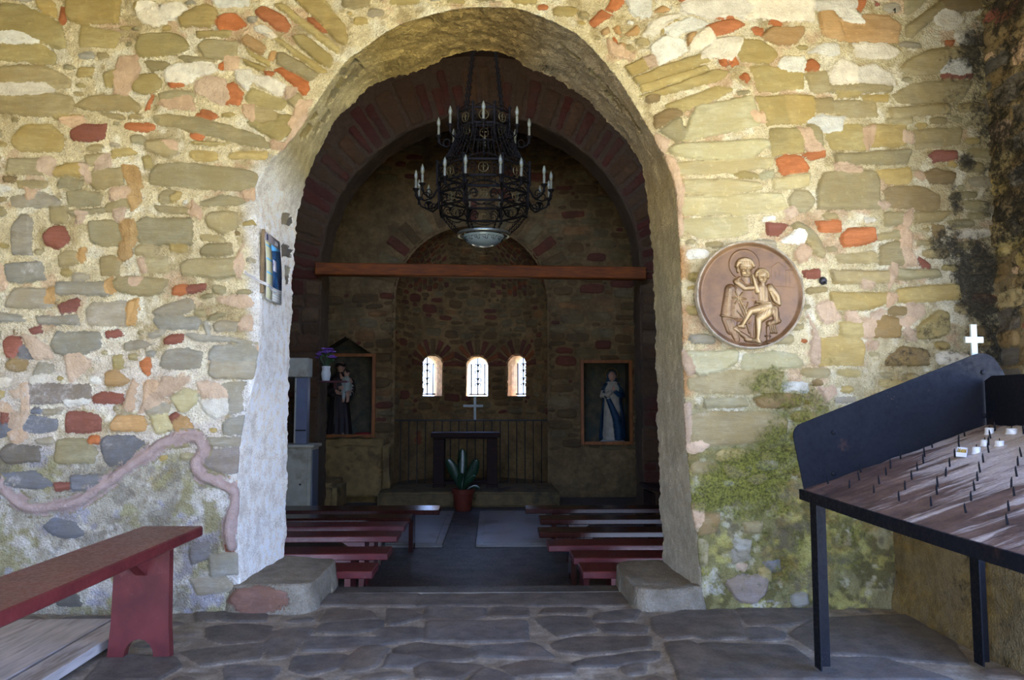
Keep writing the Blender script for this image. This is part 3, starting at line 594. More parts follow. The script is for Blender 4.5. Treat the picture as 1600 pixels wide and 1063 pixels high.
# mortar: sandy cream above, whiter lime to the lower left, mossy ochre lime to the lower right
mc=np.zeros((NV,3)); 
cream=np.array(s2l((234,220,180))); lime=np.array(s2l((226,216,202))); green=np.array(s2l((142,136,90))); greyc=np.array(s2l((186,176,140)))
fl=(sstep(-.6,-1.6,X)*sstep(1.9,1.1,Z))[:,None]; mc=cream*(1-fl)+lime*fl
fr=(sstep(.9,1.1,X)*sstep(1.45,.9,Z))[:,None]; mc=mc*(1-fr)+green*fr
fr=(sstep(1.9,2.4,X))[:,None]*.6; mc=mc*(1-fr)+greyc*fr
fl=((X<-1.3)*sstep(.92,.8,Z))[:,None]; mc=mc*(1-fl)+np.array(s2l((188,182,164)))*fl
def blotch(mask,cols,seed,sc):
    global mc
    for i,(c,t0,s_) in enumerate(cols):
        k=(mask*sstep(t0,t0+.16,.62*fbm(X*sc*s_,Z*sc*s_,seed+i*7,5)+.38*fbm(X*sc*s_*4,Z*sc*s_*4,seed+i*7+3,4)))[:,None]*.8; mc=mc*(1-k)+np.array(s2l(c))*k
up=face*sstep(.85,1.05,Z)*1.0
blotch(up,[((246,240,216),.06,1.0),((190,172,128),.14,1.4),((214,184,150),.17,1.1)],401,3.0)
lr=(X>1.0)*sstep(.98,.72,Z)*face; ll=(X<-1.3)*sstep(.98,.80,Z)*face
blotch(lr,[((98,92,52),.02,1.0),((186,178,104),.06,1.3),((112,104,84),.12,1.6),((196,190,160),.17,1.8)],201,4.2)
blotch(ll,[((224,220,210),.02,.9),((164,158,112),.08,1.1),((146,140,126),.10,1.5),((170,168,178),.14,1.2)],301,3.6)
mc*= (1.06+.10*fbm(X*2.3,Z*2.3,77,3))[:,None]
# the reveal and soffit of the doorway, by place along the arch
rc=[(0,(240,238,232)),(4,(242,240,236)),(5.2,(230,226,214)),(6,(190,176,130)),(7.2,(206,194,152)),(8.5,(200,182,130)),(9.5,(176,152,92)),(11,(178,152,94)),(13,(168,142,92)),(14.5,(172,158,128)),(16,(182,166,138)),(18,(190,174,144)),(19.5,(196,176,132)),(21,(198,188,154)),(22.5,(192,184,162)),(25,(184,178,160))]
rt=np.array([r[0] for r in rc]); rv=np.array([s2l(r[1]) for r in rc])
rcol=np.stack([np.interp(tt,rt,rv[:,j]) for j in range(3)],1)
n2=fbm(ar*5,YY*3,12,4)
rcol*= (np.where(kd==2,1.0,1.38+.12*sstep(6,5,tt))*(1+.20*n2))[:,None]
streak=fbm(ar*28,YY*5,13,4)
rv_=kd!=2; wr=sstep(.0,.07,np.where(kd==2,0,np.abs(YY-YW)))
edgew=np.where(kd==2, sstep(.09,.0,np.hypot(X-np.repeat(P[:,np.argmax(D['kind'][0]==2),0],nt_),Z-np.repeat(P[:,np.argmax(D['kind'][0]==2),2],nt_))),1.0)
pinkedge=(edgew*(kd==2)*sstep(17.5,18.5,tt)*sstep(23.2,22,tt)*sstep(-.2,.3,fbm(ar*6,0*ar,3,3)))[:,None]
wl=np.where(kd==2, sstep(.10,.02,np.hypot(X-np.repeat(P[:,np.argmax(D['kind'][0]==2),0],nt_),Z-np.repeat(P[:,np.argmax(D['kind'][0]==2),2],nt_))+.03*fbm(X*8,Z*8,2,3)),1.0)*((tt<5.6)|(kd!=2))
mc=mc*(1-wl[:,None])+rcol*wl[:,None]
mc=mc*(1-pinkedge)+np.array(s2l((206,160,108)))*pinkedge
A['mcol']=mc
A['sd'][rv_]=-.08
# broken stones showing in the plaster of the soffit
sof=[]
rng=np.random.RandomState(4)
for (t0,t1,n,kk) in ((6.0,8.4,16,'yg'),(14.6,17.5,10,'dg'),(3.6,5.0,6,'Gk')):
    for i in range(n):
        a0=np.interp(rng.uniform(t0,t1),D['tt'][:,0],D['arc'][:,0]); d0=rng.uniform(.12,.42) if kk!='Gk' else rng.uniform(.45,.62); sw,sh=rng.uniform(.02,.035),rng.uniform(.05,.12)
        if kk=='dg': sw,sh=sh*.6,sw
        c=[(a0+sx*sw*rng.uniform(.7,1.2)+.1*sy*sh,d0+sy*sh*rng.uniform(.7,1.1)*.7) for sx,sy in ((-1,-1),(1,-1),(1.1,.2),(1,1),(-1,1))]
        sof.append(stone(kk[rng.randint(len(kk))],c,rng))
r1=kd==1; R1=field(ar[r1],np.abs(YY[r1]-YW),[s for s in sof if s])
A['sd'][r1]=R1['sd'];A['scol'][r1]=R1['sc']
far=np.full(NV,-2.0)
def put(k,val,where=None): A[k]=np.maximum(A[k], val if where is None else np.where(where,val,-2))
for (cx,cy,rx,ry,hi) in ((1165,745,85,55,.75),(1225,700,60,60,.6),(1110,775,70,35,.6),(1205,600,60,42,.42),(1255,640,60,50,.5),(1290,560,40,25,.1),(1240,545,60,25,.1),(1100,830,40,90,.15),(1180,790,110,30,.45),(1110,890,60,60,.2),(1210,865,130,80,.22),(1310,850,90,90,.3),(1085,860,20,70,.3),(1090,430,14,130,.15),(1150,920,90,20,.12)):
    put('moss',blob(px,py,cx,cy,rx*1.3,ry*1.3,-1.2,hi+.12),face)
put('moss',blob(px,py,430,210,50,60,-1.6,-.1)); put('moss',blob(px,py,300,770,70,40,-1.6,-.15),face); put('moss',blob(px,py,60,690,80,30,-1.6,-.2),face)
put('moss',np.where((tt>9)&(tt<13)&(kd==1),-.15+.2*fbm(ar*4,YY*4,8,3),-2)); put('moss',np.where((tt>22.2)&(kd==1),-.25+.3*fbm(ar*3,YY*8,8,3),-2))
for (cx,cy,rx,ry,hi) in ((1300,800,200,120,.5),(1170,860,110,70,.30),(1250,890,120,60,.4),(280,745,90,40,.35),(340,260,30,120,.0),(240,320,25,90,.2),(1440,560,110,120,.35),(1230,660,70,60,.25),(180,790,110,30,.12)):
    put('ochre',blob(px,py,cx,cy,rx,ry,-1.6,hi),face)
for (cx,cy,rx,ry,hi) in ((70,620,150,150,.35),(160,560,90,60,.15),(70,420,90,50,.3),(45,340,60,30,.2),(60,860,120,70,.3),(310,660,80,60,.1),(350,800,40,90,.25),(1200,905,60,40,.2),(1110,905,50,40,.4),(1195,938,60,14,.5),(1130,805,45,22,.3),(1165,835,60,25,.25),(1100,640,30,30,.25),(120,500,100,60,.3),(200,700,120,60,.1),(30,740,60,60,.25),(250,850,120,60,.15)):
    put('wash',blob(px,py,cx,cy,rx,ry,-1.6,hi),face)
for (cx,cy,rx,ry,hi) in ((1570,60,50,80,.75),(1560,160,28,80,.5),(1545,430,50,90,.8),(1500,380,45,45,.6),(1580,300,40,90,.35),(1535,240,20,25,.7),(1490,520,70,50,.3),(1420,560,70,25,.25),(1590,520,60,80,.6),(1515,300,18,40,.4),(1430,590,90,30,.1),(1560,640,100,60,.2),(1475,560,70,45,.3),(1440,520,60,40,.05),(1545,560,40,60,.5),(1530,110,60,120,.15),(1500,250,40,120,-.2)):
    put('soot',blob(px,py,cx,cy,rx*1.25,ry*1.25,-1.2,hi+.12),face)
right_tone=1-.55*face*sstep(1360,1550,px+25*fbm(X*3,Z*3,88,3)); A['scol']*=right_tone[:,None]; A['mcol']*=right_tone[:,None]; A['pcol']*=right_tone[:,None]  # stone, mortar and patch colours all darken toward the right corner
# relief
h=np.zeros(NV); h[face]=relief(R,X[face],Z[face])
amp=np.interp(tt,[0,4,5.5,7,9,11,13,15,17.5,19,21,25],[.005,.006,.008,.014,.024,.032,.034,.026,.026,.016,.010,.008])
rr=-.75*amp+amp*(fbm(ar*7,YY*7,21,5)+.45*np.abs(fbm(ar*22,YY*14,23,4))+.25*fbm(ar*60,YY*22,25,3))
h=np.where(kd==1,rr+np.where(A['sd']>-.01,-.012*sstep(-.004,.006,A['sd']),0),h); h=np.where(kd==2,h*(1-.5*wl)+rr*.5*wl,h); h=np.where(kd==0,0,h)
# the mortared cable running over the wall
rp=np.array(ROPE); t_,S_,_l=catmull([(a,b) for a,b in rp],0); S_=S_[::30]
near=face&(X<-1.3)&(Z<1.2); dm=np.full(NV,9.0); xi=X[near]; zi=Z[near]; dd=np.full(len(xi),9.0)
for (a,b) in S_: dd=np.minimum(dd,np.hypot(xi-a,zi-b))
dm[near]=dd; rad=.030+.004*fbm(X*9,Z*9,44,2)
rope=np.clip(1-(dm/rad)**2,0,1)
h=h*(1-sstep(0,.3,rope))+ (rope>0)*(np.sqrt(rope)*.030)*sstep(0,.3,rope)+h*0
inr=dm<rad; A['pd']=np.where(inr|(dm<.06),np.maximum(A['pd']*(dm>=.06)-(dm<.06)*.0,(rad-dm)),A['pd']); A['pcol'][dm<.045]=s2l((180,158,150))
P2=P+Nn*h.reshape(ns,nt_)[...,None]
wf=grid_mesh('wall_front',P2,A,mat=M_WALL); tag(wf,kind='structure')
del P,P2,Nn,D

# ------------------------------------------------------------------ right wall of the porch, with its sloping plastered foot
ys=np.arange(3.15,4.62,.011); zs=np.arange(-.03,3.81,.011); GY,GZ=np.meshgrid(ys,zs,indexing='ij')
foot=1-sstep(.45,.80,GZ+.05*fbm(GY*4,GZ*4,3,3)); GX=2.94-.665*foot-.03*sstep(.2,0,GZ)
GX=GX+.05*sstep(.25,.0,4.52-GY)*0
yv,zv=GY.ravel(),GZ.ravel()
RS=autofill((2.95,.80,4.6,3.75),[],(('d',5),('g',2),('R',1),('k',2),('y',2),('P',1)),n=420,big=(.10,.34),tall=(.03,.12),seed=9)
R=field(yv,zv,RS); A=std_attrs(len(yv),R,(150,134,100)); A['soot'][:]=.05+.6*fbm(yv*2.2,zv*1.6,5,3)+.45*sstep(1.2,2.4,zv)+.3*sstep(4.1,4.46,yv)*sstep(.9,1.4,zv)
A['ochre']=-.2+.6*sstep(.95,.5,zv)+.3*fbm(yv*4,zv*4,6,3); A['moss']=-.55+.35*sstep(.5,.1,zv)+.3*fbm(yv*3,zv*3,7,3)
A['mcol']*=(1+.25*fbm(yv*3,zv*3,17,4))[:,None]
h=relief(R,yv,zv)+.012*fbm(yv*5,zv*5,27,4)
GX2=GX-h.reshape(GX.shape)
tag(grid_mesh('wall_right',np.stack([GX2,GY,GZ],-1)[::-1],A,mat=M_WALL),kind='structure')

m=MB(); m.box((3.28,3.95,1.88),(.50,1.62,3.86),.03); tag(m.build('trim_15',simple('porch_pier_plaster',(150,134,104),.9,.25,5,bumpk=.5)),kind='structure')
# ------------------------------------------------------------------ rest of the porch: left wall, ceiling, post; unseen lintels placed to shape the daylight
M_PLAIN = simple('old_lime_plaster',(178,164,128),.9,.2,6,bumpk=.5)
m=MB(); m.box((-3.5,2.0,1.9),(.4,6.6,3.9),.02); tag(m.build('wall_left',M_PLAIN),kind='structure')
m=MB(); m.box((-.3,2.0,3.95),(7.6,6.9,.3),.02); tag(m.build('ceiling',simple('ceiling_boards',(150,128,92),.8,.25,9,stretch=(8,1,1))),kind='structure')
m=MB(); m.box((-.3,-1.25,3.2),(6.6,.3,1.2),.02); m.box((-.3,-1.25,.2),(.5,.01,.01)) if 0 else None; tag(m.build('trim_1',M_PLAIN),kind='structure')
m=MB(); m.box((2.98,.85,3.45),(.3,4.2,.7),.02); m.box((2.98,-1.25,1.3),(.36,.36,2.7),.02); tag(m.build('trim_2',M_PLAIN),kind='structure')
M_GRASS = simple('sunlit_dry_ground',(186,176,140),.95,.2,3,bumpk=.2,c2=(150,156,96))
m=MB(); 
for (x0,x1,y0,y1) in ((-60,60,-70,-1.1),(3.3,60,-1.1,30),(-60,-3.9,-1.1,30),(-3.9,3.3,15.6,30)): m.add([(x0,y0,-.06),(x1,y0,-.06),(x1,y1,-.06),(x0,y1,-.06)],[(0,1,2,3)])
tag(m.build('floor_outside',M_GRASS,smooth=0),kind='structure')

# ------------------------------------------------------------------ porch floor of flagstones
def floor_mat():
    t=NT('flagstones'); edge=t.noise(45,5,.65); mid=t.noise(9,6,.65); fin=t.noise(90,6,.7); big=t.noise(2.2,4,.6)
    sm=t.mr(t.math('ADD',t.attr('sd'),t.math('MULTIPLY_ADD',edge,.02,-.01)),-.004,.004)
    sc=t.attr('scol','Color')
    st=t.mix(t.mr(mid,.3,.7),t.mix(1.0,sc,(.62,.6,.58),'MULTIPLY'),t.mix(1.0,sc,(1.25,1.2,1.12),'MULTIPLY'))
    st=t.mix(t.mr(big,.5,.7,0,.5),st,s2l((112,94,78))); st=t.mix(t.mr(fin,.55,.72,0,.35),st,s2l((52,48,44)))
    mo=t.mix(t.mr(mid,.35,.7),s2l((122,112,98)),s2l((166,156,140))); mo=t.mix(t.mr(fin,.45,.7,0,.5),mo,s2l((92,84,72)))
    col=t.mix(sm,mo,st)
    chip=t.mr(t.voro(37),.045,.06,1,0); chip=t.math('MULTIPLY',chip,t.mr(t.noise(4,3),.55,.62)); col=t.mix(t.math('MULTIPLY',chip,.7),col,s2l((205,200,190)))
    spl=t.mr(t.noise(5.5,8,.75),.66,.74,0,.6); col=t.mix(spl,col,s2l((176,172,166)))
    gm=t.mr(t.math('ADD',t.attr('moss'),t.math('MULTIPLY_ADD',t.noise(12,7,.7),1.4,-.7)),.4,.62,0,.7); col=t.mix(gm,col,s2l((96,104,54)))
    hh=t.math('ADD',t.math('MULTIPLY',fin,.4),mid)
    return t.fin(col,t.mr(fin,.3,.7,.5,.72),t.bump(hh,.5,.006),0,.35)
M_FLAG=floor_mat()
xs=np.arange(-3.35,2.75,.0115); ysf=np.concatenate([np.linspace(-1.1,2.6,40,endpoint=False),np.arange(2.6,4.885,.0105)])
GX,GY=np.meshgrid(xs,ysf,indexing='ij'); xv,yv=GX.ravel(),GY.ravel()
FS+=autofill((-3.3,2.3,2.6,4.45),FS,(('f',3),('F',2)),n=260,big=(.15,.55),tall=(.08,.26),gap=.03,seed=21,tilt=.3)
R=field(xv,yv,FS,.010,7,.012); A={'sd':R['sd'],'scol':R['sc'],'moss':blob(xv,yv,1.0,4.45,.5,.25,-1.6,.25)}
h=.010*sstep(-.008,.016,R['sd'])+.005*fbm(xv*6,yv*6,3,4)+R['sh']*.25
h-= .012*sstep(4.84,4.885,yv)
tag(grid_mesh('floor',np.stack([GX,GY,h.reshape(GX.shape)-.008],-1),A,mat=M_FLAG),kind='structure')

# ------------------------------------------------------------------ the two low stone blocks at the foot of the doorway
def foot_block(name, x0,x1,y0,y1,z1, red, seed, moss):
    """a worn block, longer than wide, with a red stone set in its front"""
    n=70; vs=[];fs=[]
    # superellipsoid-like block as a (theta, phi) grid over half a rounded box
    U=np.linspace(0,2*PI,160); V=np.concatenate([np.linspace(0,.8,34),np.linspace(.8,1,26)[1:]])
    cx,cy=(x0+x1)/2,(y0+y1)/2; hx,hy=(x1-x0)/2,(y1-y0)/2
    e=.36; cu=np.sign(np.cos(U))*np.abs(np.cos(U))**e; su=np.sign(np.sin(U))*np.abs(np.sin(U))**e
    rows=[]
    for v in np.linspace(0,1,28): rows.append((1.06-.06*v,-.03+v*(z1-.03+.03)))
    for v in np.linspace(0,1,8)[1:]: rows.append((1-.06*(1-math.cos(v*PI/2)),z1-.03+.03*math.sin(v*PI/2)))
    for v in np.linspace(.94,0.0,30)[1:]: rows.append((v,z1))
    Pg=np.zeros((len(U),len(rows),3))
    for j,(k,z) in enumerate(rows): Pg[:,j,0]=cx+hx*k*cu; Pg[:,j,1]=cy+hy*k*su; Pg[:,j,2]=z
    xx,yy,zz=[Pg[...,i].ravel() for i in range(3)]
    A=std_attrs(len(xx),None,(150,142,126))
    A['mcol']*=(1+.3*fbm(xx*6+zz*3,yy*6+zz*5,seed,4))[:,None]
    if red:
        d=.17+.05*fbm(xx*14,zz*20,9,3)-np.hypot((xx-(cx-.06))/1.0,(zz-.075)/.42); A['sd']=np.where(yy<y0+.1,d*.3,-.08); A['scol'][:]=s2l((136,104,92))
    A['moss']=moss+.35*fbm(xx*5,yy*5,seed+4,3)-.2*sstep(0,z1,zz); A['wash']=-.2+.4*fbm(xx*4,yy*4,seed+9,3)
    N=normals(Pg,1)
    if (N[0,5]*np.array([1,0,0])).sum()<0: N=-N
    h=.010*fbm(xx*9+zz*7,yy*9-zz*5,seed,4)+.014*fbm(xx*3,yy*3+zz*3,seed+2,2)+np.where(A['sd']>-.02,.010*sstep(-.006,.01,A['sd']),0)
    return tag(grid_mesh(name,Pg+N*h.reshape(Pg.shape[:2])[...,None],A,mat=M_WALL),kind='structure')
foot_block('trim_3',-1.50,-.985,4.44,5.24,.155,True,31,-.5)
foot_block('trim_4',.785,1.22,4.45,5.24,.115,False,37,-.15)

# ------------------------------------------------------------------ nave
ZN=-.42
NX0,NX1=-2.95,2.52; XC=(NX0+NX1)/2; YA,YB=10.5,13.2
def nave_wall(name, X, s):
    ys=np.arange(5.15,13.25,.03); zs=np.arange(ZN-.05,3.35,.03); GY,GZ=np.meshgrid(ys,zs,indexing='ij'); yv,zv=GY.ravel(),GZ.ravel()
    S=autofill((5.2,ZN,13.2,3.3),[],(('g',4),('d',4),('R',2),('o',1),('k',1)),n=700,big=(.16,.5),tall=(.06,.18),gap=.03,seed=40+int(s),cell=.03)
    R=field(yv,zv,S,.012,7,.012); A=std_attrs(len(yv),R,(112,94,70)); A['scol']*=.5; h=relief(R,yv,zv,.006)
    P=np.stack([X-s*h.reshape(GY.shape),GY,GZ],-1); P=P if s>0 else P
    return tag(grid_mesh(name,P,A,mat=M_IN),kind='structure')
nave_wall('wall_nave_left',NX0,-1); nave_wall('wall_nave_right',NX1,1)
m=MB(); prof=[(XC+2.78*math.cos(a),3.15+2.78*math.sin(a)) for a in np.linspace(-.02,PI+.02,49)]
vs=[(x,y,z) for y in (5.0,13.6) for x,z in prof]; n=len(prof); m.add(vs,[(i,i+1,n+i+1,n+i) for i in range(n-1)])
tag(m.build('ceiling_nave',simple('vault_plaster',(96,76,56),.9,.25,4,bumpk=.4)),kind='structure')
t=NT('nave_floor'); a=t.noise(5,6,.65); b=t.noise(40,5,.65)
M_NFLOOR=t.fin(t.mix(t.mr(a,.3,.7),s2l((62,60,56)),s2l((96,92,86))),t.mr(b,.3,.7,.38,.62),t.bump(t.math('ADD',a,t.math('MULTIPLY',b,.3)),.35,.008),0,.4)
m=MB(); m.box((XC,9.2,ZN-.1),(5.7,8.62,.2),.01); tag(m.build('floor_nave',M_NFLOOR),kind='structure')
m=MB(); m.box((-.13,4.985,-.24),(2.4,.2,.47),.02); tag(m.build('trim_5',M_NFLOOR),kind='structure')      # riser under the threshold
def rough_block(name,c,d,mat,seed,amp=.02,n=14,kind='structure'):
    bm=bmesh.new(); bmesh.ops.create_cube(bm,size=1); bmesh.ops.scale(bm,vec=d,verts=bm.verts)
    bmesh.ops.bevel(bm,geom=bm.edges[:],offset=min(d)*.14,segments=2,affect='EDGES'); bmesh.ops.subdivide_edges(bm,edges=bm.edges[:],cuts=n,use_grid_fill=True)
    co=np.array([v.co[:] for v in bm.verts]); nz=fbm(co[:,0]*6+co[:,2]*5,co[:,1]*6-co[:,2]*4,seed,4); bm.normal_update()
    for v,k in zip(bm.verts,nz): v.co+=v.normal*float(k)*amp
    me=bpy.data.meshes.new(name); bm.to_mesh(me); bm.free(); me.shade_smooth(); o=link(name,me,None,mat); o.location=c
    return tag(o,kind=kind) if kind else o
M_SLAB=simple('worn_pale_paving',(150,146,140),.32,.16,4,bumpk=.12,c2=(120,110,92))
M_STEP=simple('worn_grey_step',(120,118,116),.6,.2,9,bumpk=.4)
rough_block('trim_6',(-.56,5.52,-.30),(.52,.46,.22),M_STEP,5,.015)
for nm,x0,x1 in (('trim_7',-1.62,-.545),('trim_8',-.185,.74)):
    m=MB(); m.box(((x0+x1)/2,10.05,ZN+.012),(x1-x0,2.7,.03),.006); m.box(((x0+x1)/2,10.05,ZN+.03),(x1-x0-.16,2.54,.012),.004); tag(m.build(nm,M_SLAB),kind='structure')
# chancel arch of brick and rubble
cx,rr_=-.155,2.155; zs_=2.95; C2=[]
C2.append((cx-rr_,ZN-.05,cx-rr_,ZN-.05,NX0-.05,ZN-.05)); 
for z in (.4,1.2,2.0,2.6): C2.append((cx-rr_,z,cx-rr_,z,NX0-.05,z))
for i in range(0,25):
    a=PI-PI*i/24; ox,oz=cx+rr_*math.cos(a),zs_+rr_*math.sin(a); k=3.0; C2.append((ox,oz,ox,oz,XC+2.85*math.cos(a),max(3.12,0)+2.85*math.sin(a)))
for z in (2.6,2.0,1.2,.4,ZN-.05): C2.append((cx+rr_,z,cx+rr_,z,NX1+.05,z))
D=arch_wall('a',C2,YA,YA+.55,900,40,60,None,None,None,jag=.015)
P,Nn=D['P'],D['N']; ns,nt_,_=P.shape; kd=D['kind'].ravel(); X,Y_,Z=[P[...,i].ravel() for i in range(3)]; ar=D['arc'].ravel(); face=kd==2
# voussoirs in (arc, outward) measure, courses on the piers
o0=np.argmax(D['kind'][0]==2); OX=np.repeat(P[:,o0,0],nt_); OZ=np.repeat(P[:,o0,2],nt_); rad=np.hypot(X-OX,Z-OZ); tot=ar.max()
a0=zs_-ZN; S2=[]; rng=np.random.RandomState(8); a=.02
while a<tot:
    arch=a0-.1<a<tot-a0+.1
    if arch:
        wd=rng.uniform(.055,.10); l=rng.uniform(.36,.66); r0=.02+rng.uniform(0,.03); kk='RdRRRd'[rng.randint(6)]
        if rng.rand()<.35: kk='d'; wd*=1.7
        s=stone(kk,[(a,r0),(a+wd,r0),(a+wd*1.15,r0+l),(a-.01,r0+l)],rng); S2.append(s); a+=wd+rng.uniform(.035,.10)
    else:
        wd=rng.uniform(.07,.17); r=.02
        while r<.72:
            l=rng.uniform(.14,.4); S2.append(stone('gdRdd'[rng.randint(5)],[(a,r),(a+wd,r),(a+wd,r+l),(a,r+l)],rng)); r+=l+.04
        a+=wd+rng.uniform(.03,.05)
R=field(ar[face],rad[face],[s for s in S2 if s],.012,9,.012); A=std_attrs(len(X),None,(92,70,50))
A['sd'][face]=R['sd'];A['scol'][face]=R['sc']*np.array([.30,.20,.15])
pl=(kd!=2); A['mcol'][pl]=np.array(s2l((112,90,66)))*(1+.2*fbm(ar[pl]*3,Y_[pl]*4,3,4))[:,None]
h=np.zeros(len(X)); h[face]=relief(R,ar[face],rad[face],.008); h[kd==1]=.014*fbm(ar[kd==1]*5,Y_[kd==1]*6,6,4)
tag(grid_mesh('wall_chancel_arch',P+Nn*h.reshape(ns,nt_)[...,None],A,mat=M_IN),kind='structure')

# east wall with the mouth of the apse and two niches
AX,AR,AZ=-.365,1.335,2.87
def in_apse(x,z): return ((np.abs(x-AX)<AR-.06)&(z<AZ))|(((x-AX)**2+(z-AZ)**2)<(AR-.06)**2)
def nrect(px0,py0,px1,py1,Y): a=on_y(px0,py1,Y); b=on_y(px1,py0,Y); return a.x,b.x,a.z,b.z
NL=nrect(501,558,583,679,YB); NR=nrect(912,568,982,690,YB)
xs=np.arange(NX0-.05,NX1+.06,.014); zs=np.arange(ZN-.05,6.0,.014); GX,GZ=np.meshgrid(xs,zs,indexing='ij'); xv,zv=GX.ravel(),GZ.ravel()
gab=NL[3]+.34
def in_niche(x,z):
    l=(x>NL[0])&(x<NL[1])&(z>NL[2])&(z<NL[3]); g=(x>NL[0])&(x<NL[1])&(z>=NL[3]-.02)&(z<NL[3]+.03+.30*np.where(x<NL[0]+.38,(x-NL[0]+.1)/.48,(NL[1]-x)/(NL[1]-NL[0]-.38)))
    return l|g|((x>NR[0])&(x<NR[1])&(z>NR[2])&(z<NR[3]))
BS=[]
for i in range(17):      # ring of brick over the apse
    a=PI*(i+.5)/17
    if .12<a<PI-.12: BS.append(stone('dgdRg'[i%5],[(AX+r*math.cos(a+da),AZ+r*math.sin(a+da)) for r,da in ((AR+.03,-.05),(AR+.03,.05),(AR+.42,.045),(AR+.42,-.045))]))
BS=[b for b in BS if b]
BS+=autofill((NX0,.35,NX1,5.9),BS,(('g',5),('d',5),('R',1.8),('o',1)),n=900,big=(.14,.46),tall=(.05,.15),gap=.024,seed=60,cell=.02,mask=lambda x,z:~(in_apse(x,z)|in_niche(x,z)|((x<AX-.2)&(z>3.0)&(z<4.9)&(x>-2.7))))
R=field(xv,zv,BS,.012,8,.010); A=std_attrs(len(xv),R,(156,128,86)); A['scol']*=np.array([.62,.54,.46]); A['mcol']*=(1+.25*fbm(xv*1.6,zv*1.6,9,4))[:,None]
A['ochre']=-.35+.5*sstep(.6,.0,zv)+.4*fbm(xv*2,zv*2,4,3); A['moss']=-.75+.5*sstep(.3,-.2,zv)
keep=~(in_apse(GX,GZ)|in_niche(GX,GZ)); h=relief(R,xv,zv,.007,1.2)
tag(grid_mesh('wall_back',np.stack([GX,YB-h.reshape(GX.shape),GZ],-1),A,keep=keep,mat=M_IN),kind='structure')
# apse: half drum and half dome with three windows
TH=np.arange(-.03,PI+.04,.011); zz=np.arange(ZN,AZ,.014); ph=np.arange(0,PI/2+.01,.0105)
LV=[(AR,z) for z in zz]+[(AR*math.cos(p),AZ+AR*math.sin(p)) for p in ph]
r_=np.array([l[0] for l in LV]); z_=np.array([l[1] for l in LV]); VL=np.concatenate([zz,AZ+AR*ph])
TG,VG=np.meshgrid(TH,VL,indexing='ij'); rG=np.tile(np.maximum(r_,.02),(len(TH),1)); zG=np.tile(z_,(len(TH),1))
def win_at(pxc): 
    lo,hi=.1,PI-.1; best=min(np.linspace(.2,PI-.2,4000),key=lambda a:abs(770+FPX*(AX+AR*math.cos(a))/(YB+AR*math.sin(a))-pxc)); return best
WIN=[win_at(676),win_at(745.5),win_at(808)]; WZ0,WZ1,WHW=1.285,2.0,.195
def in_win(u,z,th): x=(u-th)*AR; zc=WZ1-WHW*.9; return (z>WZ0)&(((z<zc)&(np.abs(x)<WHW))|((z>=zc)&((x/WHW)**2+((z-zc)/(WZ1-zc))**2<1)))
wm=np.zeros(TG.shape,bool)
for th in WIN: wm|=in_win(TG,VG,th)
AS=[]
for th in WIN:
    for i in range(9):
        a=.12+(PI-.24)*i/8; c0,z0=th*AR,WZ1-WHW*.9
        AS.append(stone('RRrRd'[i%5],[(c0+(r)*math.cos(a+da),z0+r*1.0*math.sin(a+da)) for r,da in ((WHW+.03,-.11),(WHW+.03,.11),(WHW+.29,.09),(WHW+.29,-.09))]))
for cxs in (.5,2.75):
    for i in range(20):
        for j in range(7):
            a=PI*(i+.3*(j%2))/20; r=.34+j*.13; q=[(cxs*AR+rr*math.cos(a+da)*.9,3.15+rr*math.sin(a+da)) for rr,da in ((r,-.055*.7/r),(r,.055*.7/r),(r+.09,.055*.7/r),(r+.09,-.055*.7/r))]
            if j>1 or True: AS.append(stone('RdRrd'[(i+j)%5],q))
AS=[a for a in AS if a]
AS+=autofill((-.05,.95,AR*PI+.05,5.0),AS,(('g',5),('d',5),('R',1.6),('o',1)),n=800,big=(.12,.34),tall=(.05,.14),gap=.024,seed=66,cell=.02,mask=lambda x,z:~(in_win(x/AR,z,WIN[0])|in_win(x/AR,z,WIN[1])|in_win(x/AR,z,WIN[2])))
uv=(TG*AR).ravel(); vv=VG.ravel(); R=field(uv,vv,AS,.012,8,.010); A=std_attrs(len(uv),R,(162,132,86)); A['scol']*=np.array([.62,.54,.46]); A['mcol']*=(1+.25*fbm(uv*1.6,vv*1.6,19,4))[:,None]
A['ochre']=-.3+.5*sstep(1.2,.0,vv)+.4*fbm(uv*2,vv*2,14,3)
